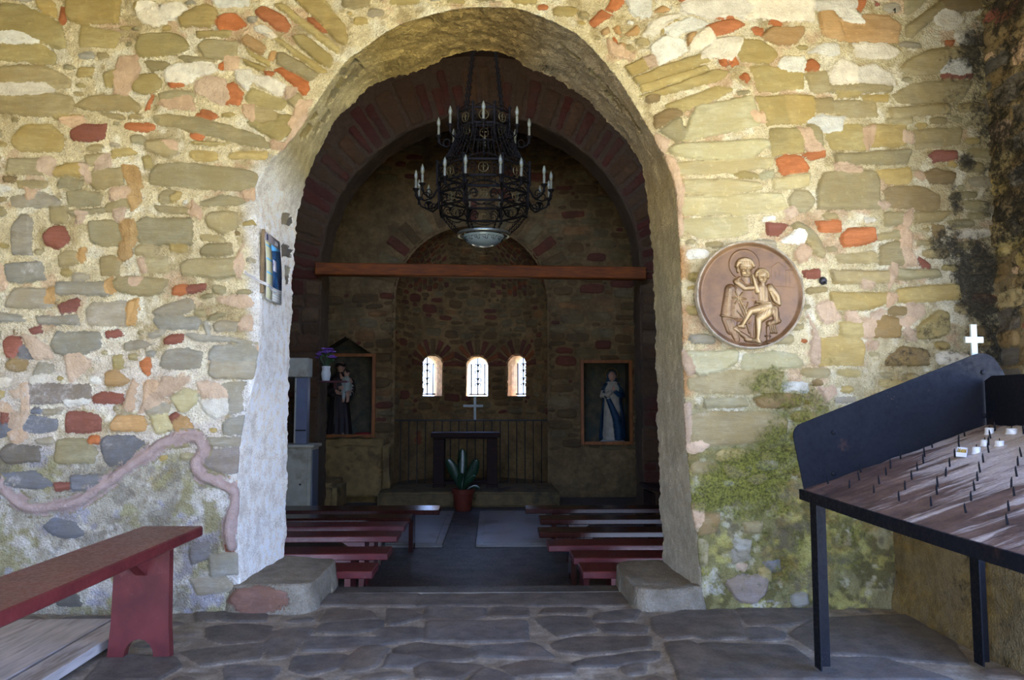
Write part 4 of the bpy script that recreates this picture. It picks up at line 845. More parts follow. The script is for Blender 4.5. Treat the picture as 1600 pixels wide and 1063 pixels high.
# a faded red fresco fragment low on the drum
fx,fz=2.38*AR,.52; A['pd']=np.maximum(.05-np.hypot((uv-fx)*.6,(vv-fz)*.5)+.03*fbm(uv*9,vv*9,5,3),-.08); A['pcol'][:]=s2l((150,84,54))
h=relief(R,uv,vv,.007,1.2).reshape(TG.shape); rr2=np.maximum(rG-h,.01)
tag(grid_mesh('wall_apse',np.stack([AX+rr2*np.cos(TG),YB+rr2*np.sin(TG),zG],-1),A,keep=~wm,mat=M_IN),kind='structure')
M_REV=simple('window_reveal_stone',(196,160,120),.9,.25,14,bumpk=.6)
M_IRON=simple('black_wrought_iron',(34,32,30),.45,.3,60,metal=.6,bumpk=.2)
for i,th in enumerate(WIN):
    zc=WZ1-WHW*.9; out=[(-WHW-.03,WZ0-.02),(WHW+.03,WZ0-.02)]+[((WHW+.03)*math.cos(a),zc+(WZ1-zc+.03)*math.sin(a)) for a in np.linspace(0,PI,25)]
    m=MB(); nL=len(out); rows=12; vs=[]
    rng=np.random.RandomState(70+i)
    for j in range(rows+1):
        f=j/rows; k=1-.16*f
        for (x,z) in out:
            rad=AR-.03+.30*f; jj=rng.uniform(-.012,.012)
            tx,tz=(x*k+jj*.6),(WZ0+(z-WZ0)*(1-.06*f)+jj*.6)
            vs.append((AX+rad*math.cos(th)-math.sin(th)*tx, YB+rad*math.sin(th)+math.cos(th)*tx, tz))
    m.add(vs,[(j*nL+a,j*nL+(a+1)%nL,(j+1)*nL+(a+1)%nL,(j+1)*nL+a) for j in range(rows) for a in range(nL)])
    wo_=m.build('window_%d'%(i+1),M_REV,smooth=60); tag(wo_,kind='structure')
    g=MB(); rad=AR+.20
    def wp(x,z,dr=0): return Vector((AX+(rad+dr)*math.cos(th)-math.sin(th)*x, YB+(rad+dr)*math.sin(th)+math.cos(th)*x, z))
    for x in (-.125,0.0,.125): g.tube([wp(x,WZ0),wp(x,WZ1-.12+(.1 if x==0 else 0))],.013,6)
    for z in (WZ0+.025,): g.tube([wp(-.17,z),wp(.17,z)],.014,6)
    for s in (-1,1):
        for (z0,sz) in ((1.83,.05),(1.72,.045),(1.57,.05),(1.48,.04)):
            pts=[wp(s*(.012+sz*(1-math.cos(a))*.55*(1-.04*a)),z0+sz*math.sin(a)*(1-.1*a)) for a in np.linspace(0,5.0,16)]; g.tube(pts,.010,5)
    g.build('window_grille',M_IRON,wo_)
# altar step, rubble bench and masonry base under the left niche
M_STEPN=simple('rubble_step',(112,92,56),.85,.3,6,bumpk=.6,c2=(72,62,42))
rough_block('trim_9',(-.36,12.62,ZN+.11),(2.74,1.34,.23),M_STEPN,3,.03,20)
rough_block('trim_10',(AX,13.7,ZN+.105),(2.6,1.6,.22),M_STEPN,13,.02,10)
rough_block('trim_11',((NX0-1.66)/2,12.86,.075),(1.34,.76,1.0),M_IN_P:=simple('ochre_lime_base',(140,112,64),.9,.3,5,bumpk=.5,c2=(96,74,42)),17,.035,18)
rough_block('trim_12',(-2.47,11.75,ZN+.2),(.5,.9,.46),M_IN_P,19,.03,14)
M_NICHE=simple('niche_rubble',(84,76,56),.9,.4,7,bumpk=.7,c2=(70,74,62))
for nm,Q in (('trim_13',NL),('trim_14',NR)):
    m=MB(); x0,x1,z0,z1=Q; dp=.52
    b=[(x0-.03,z0-.03),(x1+.03,z0-.03),(x1+.03,z1+.03)]+([(x0+.38,z1+.36)] if Q is NL else [])+[(x0-.03,z1+.03+(.06 if Q is NL else 0))]
    n=len(b); vs=[(x,YB+.0,z) for x,z in b]+[(x,YB+dp,z) for x,z in b]; m.add(vs,[(i,(i+1)%n,n+(i+1)%n,n+i) for i in range(n)]+[tuple(range(n,2*n))])
    tag(m.build(nm,M_NICHE,smooth=20),kind='structure')
# ------------------------------------------------------------------ finishes
def paint_mat():
    t=NT('oxblood_paint'); a=t.noise(6,5,.6,t.coord((1,1,1))); sc_=t.noise(1,7,.7,t.coord((40,9,9))); fl=t.noise(70,4,.7)
    c=t.mix(t.mr(a,.3,.7),s2l((88,34,36)),s2l((112,46,46)))
    c=t.mix(t.mr(sc_,.60,.72,0,.45),c,s2l((140,88,84)))
    c=t.mix(t.mr(t.voro(55),.02,.035,.8,0),c,s2l((214,196,186)))
    return t.fin(c,t.mr(fl,.3,.7,.28,.46),t.bump(t.math('ADD',a,t.math('MULTIPLY',sc_,.4)),.12,.004),0,.5)
M_RED=paint_mat()
M_REDB=simple('brown_bench_varnish',(62,26,18),.20,.3,7,stretch=(6,1,1),bumpk=.1,spec=.35)
M_BOARD=simple('weathered_grey_board',(176,168,162),.8,.22,3,stretch=(9,1,9),bumpk=.25,c2=(138,126,116))
M_BEAM=simple('orange_brown_beam',(128,66,17),.6,.3,4,stretch=(1,9,9),bumpk=.15,c2=(104,52,16),spec=.2)
M_FRAME=simple('honey_wood',(150,86,30),.45,.25,6,stretch=(3,3,1),bumpk=.1)
M_DKWOOD=simple('dark_altar_wood',(44,24,16),.6,.3,6,stretch=(1,6,6),bumpk=.15,spec=.15)

# ------------------------------------------------------------------ benches
def bench_parts(root, L, W, H, th, mat, legs, brace=True, seed=0):
    """bench along local X (0..L), seat W deep along Y, H high"""
    m=MB(); m.box((L/2,0,H-th/2),(L,W,th),.006); m.build('seat',mat,root)
    for lx,sg in legs:
        lw=W*.94; hh=H-th; n=10
        poly=[(-lw/2,0),(-lw*.24,0)]+[(-lw*.24*math.cos(a),.055*math.sin(a)*1.5) for a in np.linspace(0,PI,9)[1:-1]]+[(lw*.24,0),(lw/2,0),(lw*.46,hh*.3),(lw*.44,hh),(-lw*.44,hh),(-lw*.46,hh*.3)]
        m=MB(); m.prism(poly,.045,Matrix.Translation((lx+.0225,0,0))@Matrix.Rotation(PI/2,4,'Z')); m.build('leg',mat,root,smooth=30)
        if brace:
            m=MB(); x0=lx-.0225 if sg<0 else lx+.0225
            m.prism([(x0,hh),(x0+sg*.16,hh),(x0+sg*.16,hh-.025),(x0,hh-.12)],.05,Matrix.Translation((0,-.025,0))); m.build('brace',mat,root,smooth=30)
b=empty('bench',(-1.60,4.03,0),'dark red painted bench on the porch flagstones, beside the boards','bench',rz=-PI/2)
bench_parts(b,3.0,.30,.535,.05,M_RED,((.32,1),(2.6,-1)))
boards=[((-1.835,2.50),.13,3.35,.045,'narrow pale grey board on the floor under the bench, nearest the red leg'),((-2.20,2.42),.52,3.5,.035,'wide weathered pale board lying on the floor under the bench'),((-2.67,2.45),.34,3.5,.035,'weathered board at far left of the floor, partly hidden by bench')]
for (x,y),wd,ln,th,lab in boards:
    m=MB(); m.box((0,0,th/2),(wd,ln,th),.004)
    o=m.build('wooden_board',M_BOARD); o.location=(x,y,.012); o.rotation_euler=(0,0,{.13:.012,.52:.006,.34:-.004}[wd]); tag(o,lab,'board','boards laid under the bench')
HS=.45
ordn=['nearest the doorway','second from the doorway','third from the doorway','fourth from the doorway','fifth from the doorway','farthest from the doorway, nearest the altar']
lb=[(5.50,-.80),(6.12,-.78),(6.88,-.80),(7.42,-.80),(7.92,-.80),(8.55,-.56)]
for i,(y,x1) in enumerate(lb):
    Lb=x1-NX0-.10; r=empty('nave_bench',(NX0+.10,y,ZN),None,'bench','nave benches left of the aisle')
    bench_parts(r,Lb,.30,HS,.05,M_RED if i<4 else M_REDB,((.25,1),(Lb-(.30 if i!=5 else .30),-1)))
    r['label']='low dark red bench left of the aisle, '+ordn[i]
    if i==5: r.rotation_euler=(.045,0,0); r['label']='dark brown bench left of the aisle with bright glint on its end, nearest altar'
rb=[(5.46,.60),(5.92,.585),(6.42,.44),(7.05,.405),(7.80,.46),(8.55,.35)]
for i,(y,x0) in enumerate(rb):
    Lb=NX1-.10-x0; r=empty('nave_bench',(x0,y,ZN),None,'bench','nave benches right of the aisle')
    bench_parts(r,Lb,.30,HS,.05,M_RED if i<3 else M_REDB,((.30,1),(Lb-.25,-1)))
    r['label']='low dark red bench right of the aisle, '+ordn[i]

# ------------------------------------------------------------------ candle stand with sloping spiked tray
SX0,SX1,SY0,SY1=1.315,2.13,.9,3.36; SZ0,SZ1=.775,1.055; sl=(SZ1-SZ0)/(SX1-SX0); ang=math.atan2(SZ1-SZ0,SX1-SX0)
def stand_metal(name,c,rust,rough=.42):
    t=NT(name); a=t.noise(5,7,.68); f=t.noise(60,5,.7)
    col=t.mix(t.mr(t.noise(4.2,8,.72),.60,.68,0,.8),t.mix(t.mr(a,.3,.7),s2l(c),tuple(v*1.5 for v in s2l(c))),s2l(rust))
    col=t.mix(t.math('MULTIPLY',t.mr(t.voro(120),.1,.2,1,0),t.mr(t.noise(3.3,5),.58,.66)),col,s2l((150,118,100)))
    return t.fin(col,t.mr(f,.3,.7,rough*.8,rough*1.4),t.bump(t.math('ADD',a,t.math('MULTIPLY',f,.3)),.15,.004),.0,.18)
M_BLK=stand_metal('sooty_black_steel',(17,18,24),(62,42,36),.55)
def tray_mat():
    t=NT('wax_streaked_rusty_tray'); v=t.n('Mapping'); t.set(v.inputs[0],t.tc.outputs['Object']); v.inputs['Scale'].default_value=(2.2,15,1); v=v.outputs[0]
    a=t.noise(1.0,8,.7,v,.6); b_=t.noise(6,6,.7); f=t.noise(90,5,.7); reg=t.noise(1.6,3)
    sx_=t.n('SeparateXYZ'); t.set(sx_.inputs[0],t.tc.outputs['Object'])
    base=t.mix(t.mr(b_,.3,.7),s2l((70,54,48)),s2l((122,98,86)))
    base=t.mix(t.mr(f,.55,.7,0,.5),base,s2l((44,36,36)))
    wx=t.mr(t.math('ADD',a,t.math('ADD',t.mr(sx_.outputs[0],.10,.60,-.16,.10),t.mr(sx_.outputs[1],1.9,2.38,.03,-.12))),.38,.54,0,.9)
    col=t.mix(wx,base,t.mix(t.mr(f,.3,.7),s2l((178,166,160)),s2l((216,210,206))))
    return t.fin(col,t.mix(wx,(.7,.7,.7),(.35,.35,.35)),t.bump(t.math('ADD',t.math('MULTIPLY',wx,.8),f),.4,.006),0,.4)
M_TRAY=tray_mat()
cs=empty('candle_stand',(SX0,SY0,0),'black steel candle stand with sloping spiked tray against right wall','candle stand')
def rel(p): return Vector(p)-Vector((SX0,SY0,0))
# tray bed as a displaced sheet following the slope
nx,ny=70,190; xs=np.linspace(0,SX1-SX0,nx); ys=np.linspace(0,SY1-SY0,ny); GX,GY=np.meshgrid(xs,ys,indexing='ij'); xv,yv=GX.ravel(),GY.ravel()
hz=SZ0+sl*GX+.006*fbm(xv*3,yv*16,5,4).reshape(GX.shape)+.004*fbm(xv*20,yv*40,6,3).reshape(GX.shape)
bow=.035*np.sin(np.clip(GY/(SY1-SY0),0,1)*PI)*(1-GX/(SX1-SX0))
o=grid_mesh('tray',np.stack([GX-bow,GY,hz],-1),{},mat=M_TRAY,parent=cs)
sm=o.modifiers.new('thick','SOLIDIFY'); sm.thickness=.012; sm.offset=-1
m=MB()      # front lip follows the bow
pts=[(-.035*math.sin(f*PI),f*(SY1-SY0)) for f in np.linspace(0,1,40)]
vs=[];fs=[]
for (x,y) in pts: vs+=[(x-.006,y,SZ0-.035),(x+.004,y,SZ0-.035),(x+.004,y,SZ0+.008),(x-.006,y,SZ0+.008)]
for i in range(len(pts)-1):
    for k in range(4): fs.append((i*4+k,i*4+(k+1)%4,i*4+4+(k+1)%4,i*4+4+k))
fs+=[(0,1,2,3),tuple(len(vs)-4+k for k in range(4))[::-1]]
m.add(vs,fs); m.build('front_lip',M_BLK,cs,smooth=40)
# end guard, standing on the far end of the tray
def gp(px,py): p=on_y(px,py,SY1); return (p.x-SX0,p.z)
def rnd(poly,r,n=6):
    out=[]; P=[Vector((a,0,b)) for a,b in poly]
    for i,p in enumerate(P):
        rr=r[i] if isinstance(r,list) else r
        if rr<=0: out.append((p.x,p.z)); continue
        a=(P[i-1]-p); b=(P[(i+1)%len(P)]-p); d=min(rr,a.length*.45,b.length*.45); A=p+a.normalized()*d; B=p+b.normalized()*d
        for k in range(n+1):
            f=k/n; q=A*(1-f)**2+p*2*f*(1-f)+B*f*f; out.append((q.x,q.z))
    return out
gpoly=[gp(1258,775),gp(1562,662),gp(1578,600),gp(1545,545),gp(1236,668)]
gpoly=rnd(gpoly,[0,0,.02,.09,.05])
m=MB(); m.prism(gpoly,.006,Matrix.Translation((0,SY1-SY0-.004,0))); 
for (px_,py_) in ((1302,676),(1302,740),(1535,582),(1537,650)):
    x,z=gp(px_,py_); m.sphere((x,SY1-SY0-.006,z),(.011,.006,.011),10,6)
m.build('end_guard',M_BLK,cs,smooth=30)
m=MB(); m.prism([(0,SZ1-.03),(SY1-SY0-.01,SZ1-.03),(SY1-SY0-.01,SZ1+.19),(SY1-SY0-.06,SZ1+.21),(0,SZ1+.21)],.006,Matrix.Translation((SX1-SX0+.006,0,0))@Matrix.Rotation(PI/2,4,'Z'))
m.build('back_guard',M_BLK,cs,smooth=30)
m=MB()
for (a,b,c_,d) in ((0.012,SY1-SY0-.02,SX1-SX0-.012,SY1-SY0-.02),): m.box(((a+c_)/2,b,(SZ0+SZ1)/2-.03),(math.hypot(c_-a,SZ1-SZ0),.035,.03),.003,Matrix.Rotation(-ang,3,'Y'))
m.build('cross_bar',M_BLK,cs)
for (px_,py_,X_) in ((1290,1050,None),(1541,1043,None)):
    p=on_z(px_,py_,0.0); ztop=SZ0+sl*(p.x-SX0)-.015
    for yy in ((p.y,), (SY0+.15,)):
        q=rel((p.x,yy[0],0)); m=MB(); w_=.066; tkn=.007
        m.prism([(-w_/2,-w_/2),(w_/2,-w_/2),(w_/2,-w_/2+tkn),(-w_/2+tkn,-w_/2+tkn),(-w_/2+tkn,w_/2),(-w_/2,w_/2)],ztop-.012,Matrix.Translation((q.x,q.y,ztop))@Matrix.Rotation(-PI/2,4,'X')@Matrix.Scale(-1,4,(0,0,1)))
        m.build('leg',M_BLK,cs,smooth=0)
M_SILV=simple('pale_painted_cross',(176,182,174),.4,.1,12,bumpk=.05)
c0=on_y(1522,566,SY1+.02); m=MB(); q=rel(c0); hgt=.062*3.37*.73
m.box((q.x,SY1-SY0+.016,q.z+.055),(.028,.012,.22),.002); m.box((q.x,SY1-SY0+.016,q.z+.097),(.082,.015,.027),.002)
m.build('cross',M_SILV,cs); o=cs.children[-1]
for ch in cs.children:
    if ch.name.startswith('cross') and not ch.name.startswith('cross_bar'): ch['label']='small pale grey cross'
# spikes: staggered rows over the tray
rng=np.random.RandomState(12); sp_me=None; k=0
for j in range(19):
    y=SY1-SY0-.07-j*.095
    for i in range(5):
        x=.10+i*.145+(.07 if j%2 else 0)+rng.uniform(-.01,.01); 
        if x>SX1-SX0-.04: continue
        if sp_me is None:
            m=MB(); m.tube([(0,0,0),(0,0,.030),(.001,0,.042)],[.0035,.0033,.0012],7); so=m.build('spike',M_BLK,cs); sp_me=so.data
        else: so=bpy.data.objects.new('spike',sp_me); COL.objects.link(so); so.parent=cs
        so.location=(x,y+rng.uniform(-.01,.01),SZ0+sl*x-.003); so.rotation_euler=(rng.uniform(-.08,.08),rng.uniform(-.15,.05),0); k+=1
# candle ends and match box on the tray
def on_tray(px_,py_):
    r=ray(px_,py_); # plane z = SZ0+sl*(x-SX0)
    t_=(SZ0+sl*(CAM.x-SX0)-CAM.z)/(r.z-sl*r.x); return CAM+r*t_
M_WAX=simple('candle_wax',(226,228,230),.35,.08,30,bumpk=.1,spec=.5); M_WICK=simple('burnt_wick',(24,22,20),.9)
stubs=[(1546,679,.016,.030,'squat white candle end near the far end guard, highest on the tray'),(1539,697,.015,.026,'white candle end between the two others uphill of the match box'),(1581,678,.019,.024,'broad white candle lump at the right, close to back guard'),(1562,697,.015,.022,'white candle end stuck beside a spike, uphill right of match box'),(1526,709,.014,.028,'white candle end touching the end of the match box')]
for (px_,py_,r_,h_,lab) in stubs:
    p=on_tray(px_,py_); st_=empty('candle_stub',p-Vector((0,0,.002)),lab,'candle','candle ends on the spiked tray')
    m=MB(); m.lathe([(r_*1.25,0),(r_*1.05,.004),(r_,h_*.5),(r_*1.03,h_*.9),(r_*.8,h_),(r_*.25,h_*.93)],n=14,fold=lambda th,z:1+.08*math.sin(3*th+z*90)); m.build('wax',M_WAX,st_,smooth=60)
    m=MB(); m.tube([(0,0,h_*.9),(.001,0,h_+.009)],.0018,6); m.build('wick',M_WICK,st_)
p=on_tray(1503,716); mb=empty('match_box',p+Vector((0,0,.014)),'open white match box with yellow matches lying on the spiked tray','match box',rz=.95)
mb.rotation_euler=(0.05,-ang*.8,.95)
m=MB(); M_CARD=simple('white_card',(222,222,226),.6,.05,20,bumpk=.05)
m.box((0,0,.0015),(.062,.034,.002),.0004); m.box((0,.017,.009),(.062,.0016,.017),.0004); m.box((0,-.017,.009),(.062,.0016,.017),.0004); m.box((-.031,0,.009),(.0016,.034,.017),.0004); m.box((.031,0,.009),(.0016,.034,.017),.0004); m.build('tray_of_box',M_CARD,mb)
m=MB(); M_MATCH=simple('yellow_match_sticks',(206,176,70),.7,.2,60); 
for i in range(9): m.box((random.uniform(-.004,.004),-.0125+i*.0031,.011+random.uniform(0,.005)),(.046,.0023,.0023),.0002)
m.build('matches',M_MATCH,mb)

# ------------------------------------------------------------------ bronze medallion
def medallion():
    c=on_y(1171,461,YW-.045); root=empty('medallion',(c.x,YW-.042,c.z),'round bronze relief of a friar holding a child, on the right wall','medallion')
    R_=.312; n=300; g=np.linspace(-1,1,n); GX,GZ=np.meshgrid(g,g,indexing='ij'); U=552+GX*440; V=525-GZ*440     # photo measure of the disc
    H=np.zeros_like(U)
    def cap(x0,y0,x1,y1,r0,r1,h,base=0.0):
        dx,dy=x1-x0,y1-y0; L=dx*dx+dy*dy+1e-9; t=np.clip(((U-x0)*dx+(V-y0)*dy)/L,0,1); r=r0+(r1-r0)*t
        d=np.hypot(U-x0-t*dx,V-y0-t*dy)/r; return np.where(d<1,base+h*np.sqrt(np.clip(1-d*d,0,1)),0)
    def mx(*a,**k): nonlocal H; H=np.maximum(H,cap(*a,**k))
    def ad(x0,y0,x1,y1,r0,r1,h):
        nonlocal H; dx,dy=x1-x0,y1-y0; L=dx*dx+dy*dy+1e-9; t=np.clip(((U-x0)*dx+(V-y0)*dy)/L,0,1); r=r0+(r1-r0)*t; d=np.hypot(U-x0-t*dx,V-y0-t*dy)/r; H=H+h*np.clip(1-d*d,0,1)**1.5*(H>.02)
    halo=np.hypot(U-510,V-280); H=np.maximum(H,.16*sstep(128,122,halo)); H+=.05*sstep(9,0,np.abs(halo-118))
    # friar: neck, head, hood, cape, sleeve
    mx(520,370,522,440,42,46,.50); mx(520,300,522,350,60,46,.95); mx(452,318,456,340,13,12,.6)
    for a in np.linspace(PI*1.02,PI*1.98,13): x,y=515+62*math.cos(a),285+48*math.sin(a); mx(x,y,515+70*math.cos(a),300+62*math.sin(a)*.75,17,15,.9)
    for i in range(9): x=460+i*14; mx(x,262,x+4,288-(abs(i-4)*2),11,9,.98)
    ad(476,314,508,309,10,8,.16); ad(536,309,564,312,8,10,.16); ad(482,331,506,331,13,11,-.34); ad(536,331,562,331,11,13,-.34); ad(493,331,495,331,6,6,.16); ad(549,331,551,331,6,6,.16); ad(523,312,525,347,9,14,.34); ad(503,369,544,369,7,7,-.24); ad(508,376,540,376,8,8,.10); ad(522,392,523,394,20,20,.06)
    mx(452,430,505,470,30,34,.70); mx(505,470,575,470,34,26,.68); mx(440,420,470,395,24,18,.6); ad(470,400,520,455,12,12,-.14); ad(520,455,560,440,12,10,-.14)
    mx(395,490,362,690,50,52,.52); mx(450,500,430,680,60,70,.50); mx(520,520,520,700,70,70,.42); mx(585,500,600,560,40,40,.40)
    for i in range(14): y=500+i*15; ad(335+max(0,8-i)*3,y,420,y+4,4,4,.04)
    for x,q in ((380,.1),(410,-.1),(440,.1)): ad(x,480,x-20,690,8,8,q*.8)
    mx(312,694,440,716,9,10,.60); mx(440,716,500,722,9,9,.45)
    mx(350,720,390,810,34,40,.42); mx(400,760,440,890,46,22,.40); mx(365,720,430,900,30,14,.40)
    for i in range(5): ad(350+i*14,730,400+i*9,880,6,5,.10)
    mx(420,800,452,826,24,16,.66); mx(455,830,540,888,17,24,.50); mx(520,885,625,905,26,15,.58); ad(560,890,620,900,7,7,.14)
    # book edge and skirt behind the child
    mx(520,560,600,565,26,26,.38); mx(560,720,560,860,26,14,.28); mx(520,740,540,830,12,10,.34)
    # lily
    for a in (0.1,1.05,2.2,3.2,4.2,5.3): mx(458,556,458+56*math.cos(a),556+56*math.sin(a),13,7,.80)
    mx(458,556,458,556,13,13,.92)
    for x0,y0,x1,y1 in ((470,590,520,680),(490,585,512,690),(455,600,500,700),(530,590,510,660),(440,660,490,715)): mx(x0,y0,x1,y1,6,7,.72)
    # child
    mx(652,372,655,400,46,40,.95); 
    for a in np.linspace(PI*.95,PI*2.12,15): mx(650+50*math.cos(a),368+46*math.sin(a),650+50*math.cos(a),368+46*math.sin(a),15,15,.88)
    for a in np.linspace(PI*1.05,PI*1.95,10): mx(650+32*math.cos(a),358+30*math.sin(a),650+32*math.cos(a),358+30*math.sin(a),13,13,.98)
    ad(632,388,646,388,8,8,-.26); ad(664,388,679,388,8,8,-.26); ad(655,383,656,403,6,9,.24); ad(645,417,667,417,5,5,-.20)
    mx(655,430,655,450,24,26,.66); mx(645,480,660,570,52,54,.74); mx(610,500,585,410,28,18,.88); mx(585,410,572,378,17,12,.9)
    for q in range(3): mx(572,380,566+q*7,362,5,4,.9)
    mx(715,470,772,540,34,28,.84); mx(772,540,782,600,27,20,.84); mx(780,600,745,575,18,16,.86); mx(745,575,715,510,16,16,.88); mx(712,492,712,470,24,20,.94)
    for q in range(4): ad(696+q*10,470,700+q*9,500,4,4,.08)
    for q in range(5): ad(620+q*18,470,630+q*14,570,6,6,.07*(-1)**q)
    mx(600,585,710,590,12,12,.78); mx(700,620,570,655,44,34,.92); mx(700,660,625,715,46,42,.96); mx(548,660,480,775,32,17,.90); mx(480,775,450,785,16,14,.82); mx(445,780,495,788,12,13,.88)
    mx(615,720,612,800,34,28,.92); mx(612,800,604,870,27,18,.90); mx(600,880,612,905,20,22,.90); mx(590,905,622,912,12,12,.94)
    for q in range(5): ad(640+q*16,630,600+q*18,690,6,5,.07)
    mx(745,640,760,720,36,28,.66); mx(700,760,775,735,26,24,.60)
    for q in range(6): ad(715+q*13,640,690+q*17,760,5,5,.12*(-1)**q)
    for q in range(4): mx(700+q*16,775,712+q*16,832,8,8,.52)
    mx(690,790,690,935,16,16,.34); mx(672,860,705,860,8,8,.42); mx(672,905,708,905,8,8,.42)
    # low relief wall lines behind
    for (x0,y0,x1,y1) in ((735,300,735,455),(735,300,790,262),(790,262,850,305),(850,305,850,462),(735,455,920,470),(765,340,765,375),(800,330,800,372),(880,330,880,466),(850,330,905,318)): mx(x0,y0,x1,y1,3.2,3.2,.045)
    rad=np.hypot(GX,GZ); dish=.012*(1-np.clip(rad/.95,0,1)**2)*0+.010*sstep(.88,.97,rad)
    y=-(.012+H*.022+dish+.0004*fbm(GX.ravel()*9,GZ.ravel()*9,3,3).reshape(H.shape)); keep=rad<.965
    o=grid_mesh('relief',np.stack([GX*R_,y,GZ*R_],-1)[::-1],{'hi':(H)[::-1].ravel()},keep=keep[::-1],parent=root)
    t=NT('worn_bronze'); hi=t.attr('hi'); a=t.noise(7,6,.65); f=t.noise(60,5,.65)
    col=t.mix(t.mr(a,.3,.7),s2l((98,70,46)),s2l((132,98,66))); 
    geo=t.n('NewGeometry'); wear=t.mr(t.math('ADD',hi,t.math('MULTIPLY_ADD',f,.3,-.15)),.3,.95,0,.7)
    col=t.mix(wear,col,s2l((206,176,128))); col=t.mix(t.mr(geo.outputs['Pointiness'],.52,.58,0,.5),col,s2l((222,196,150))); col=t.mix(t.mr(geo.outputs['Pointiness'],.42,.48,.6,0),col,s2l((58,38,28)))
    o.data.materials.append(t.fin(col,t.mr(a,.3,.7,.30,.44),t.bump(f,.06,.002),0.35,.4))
    m=MB(); prof=[(.952,-.012),(.965,-.026),(.985,-.030),(1.0,-.024),(1.0,0.020),(.0,.022)]; n_=120; rng=np.random.RandomState(2)
    vs=[];fs=[]
    for i in range(n_):
        a=2*PI*i/n_
        for j,(r,yy) in enumerate(prof): k=1+(rng.uniform(-.005,.005) if 0<j<4 else 0); vs.append((R_*r*k*math.cos(a),yy*(1+rng.uniform(-.08,.08)),R_*r*k*math.sin(a)))
    q=len(prof)
    for i in range(n_):
        for j in range(q-1): fs.append((i*q+j,((i+1)%n_)*q+j,((i+1)%n_)*q+j+1,i*q+j+1))
    m.add(vs,fs); o=m.build('rim',simple('worn_rim_metal',(196,182,160),.45,.25,30,metal=.1,bumpk=.3),root,smooth=50); o['label']='bright worn rim'
    root.rotation_euler=(0,.0,0)
    return root
medallion()
p=on_y(1286,439,YW-.012); m=MB(); m.sphere((0,0,0),(.022,.016,.024),14,10); m.tube([(0,-.004,-.006),(.004,-.03,-.02)],[.010,.006],8); o=m.build('wall_hook',simple('dark_iron_hook',(70,68,74),.4,.3,40,metal=.5)); o.location=p; tag(o,'dark iron hook knob in the wall just right of the medallion','hook')
p=on_y(1397,15,YW-.015); m=MB(); m.tube([(0,.03,.0),(0,-.012,0.0),(-.004,-.016,-.03)],[.004,.004,.003],6); o=m.build('nail',M_IRON); o.location=p; tag(o,'rusty bent nail in the white mortar at upper right','nail')

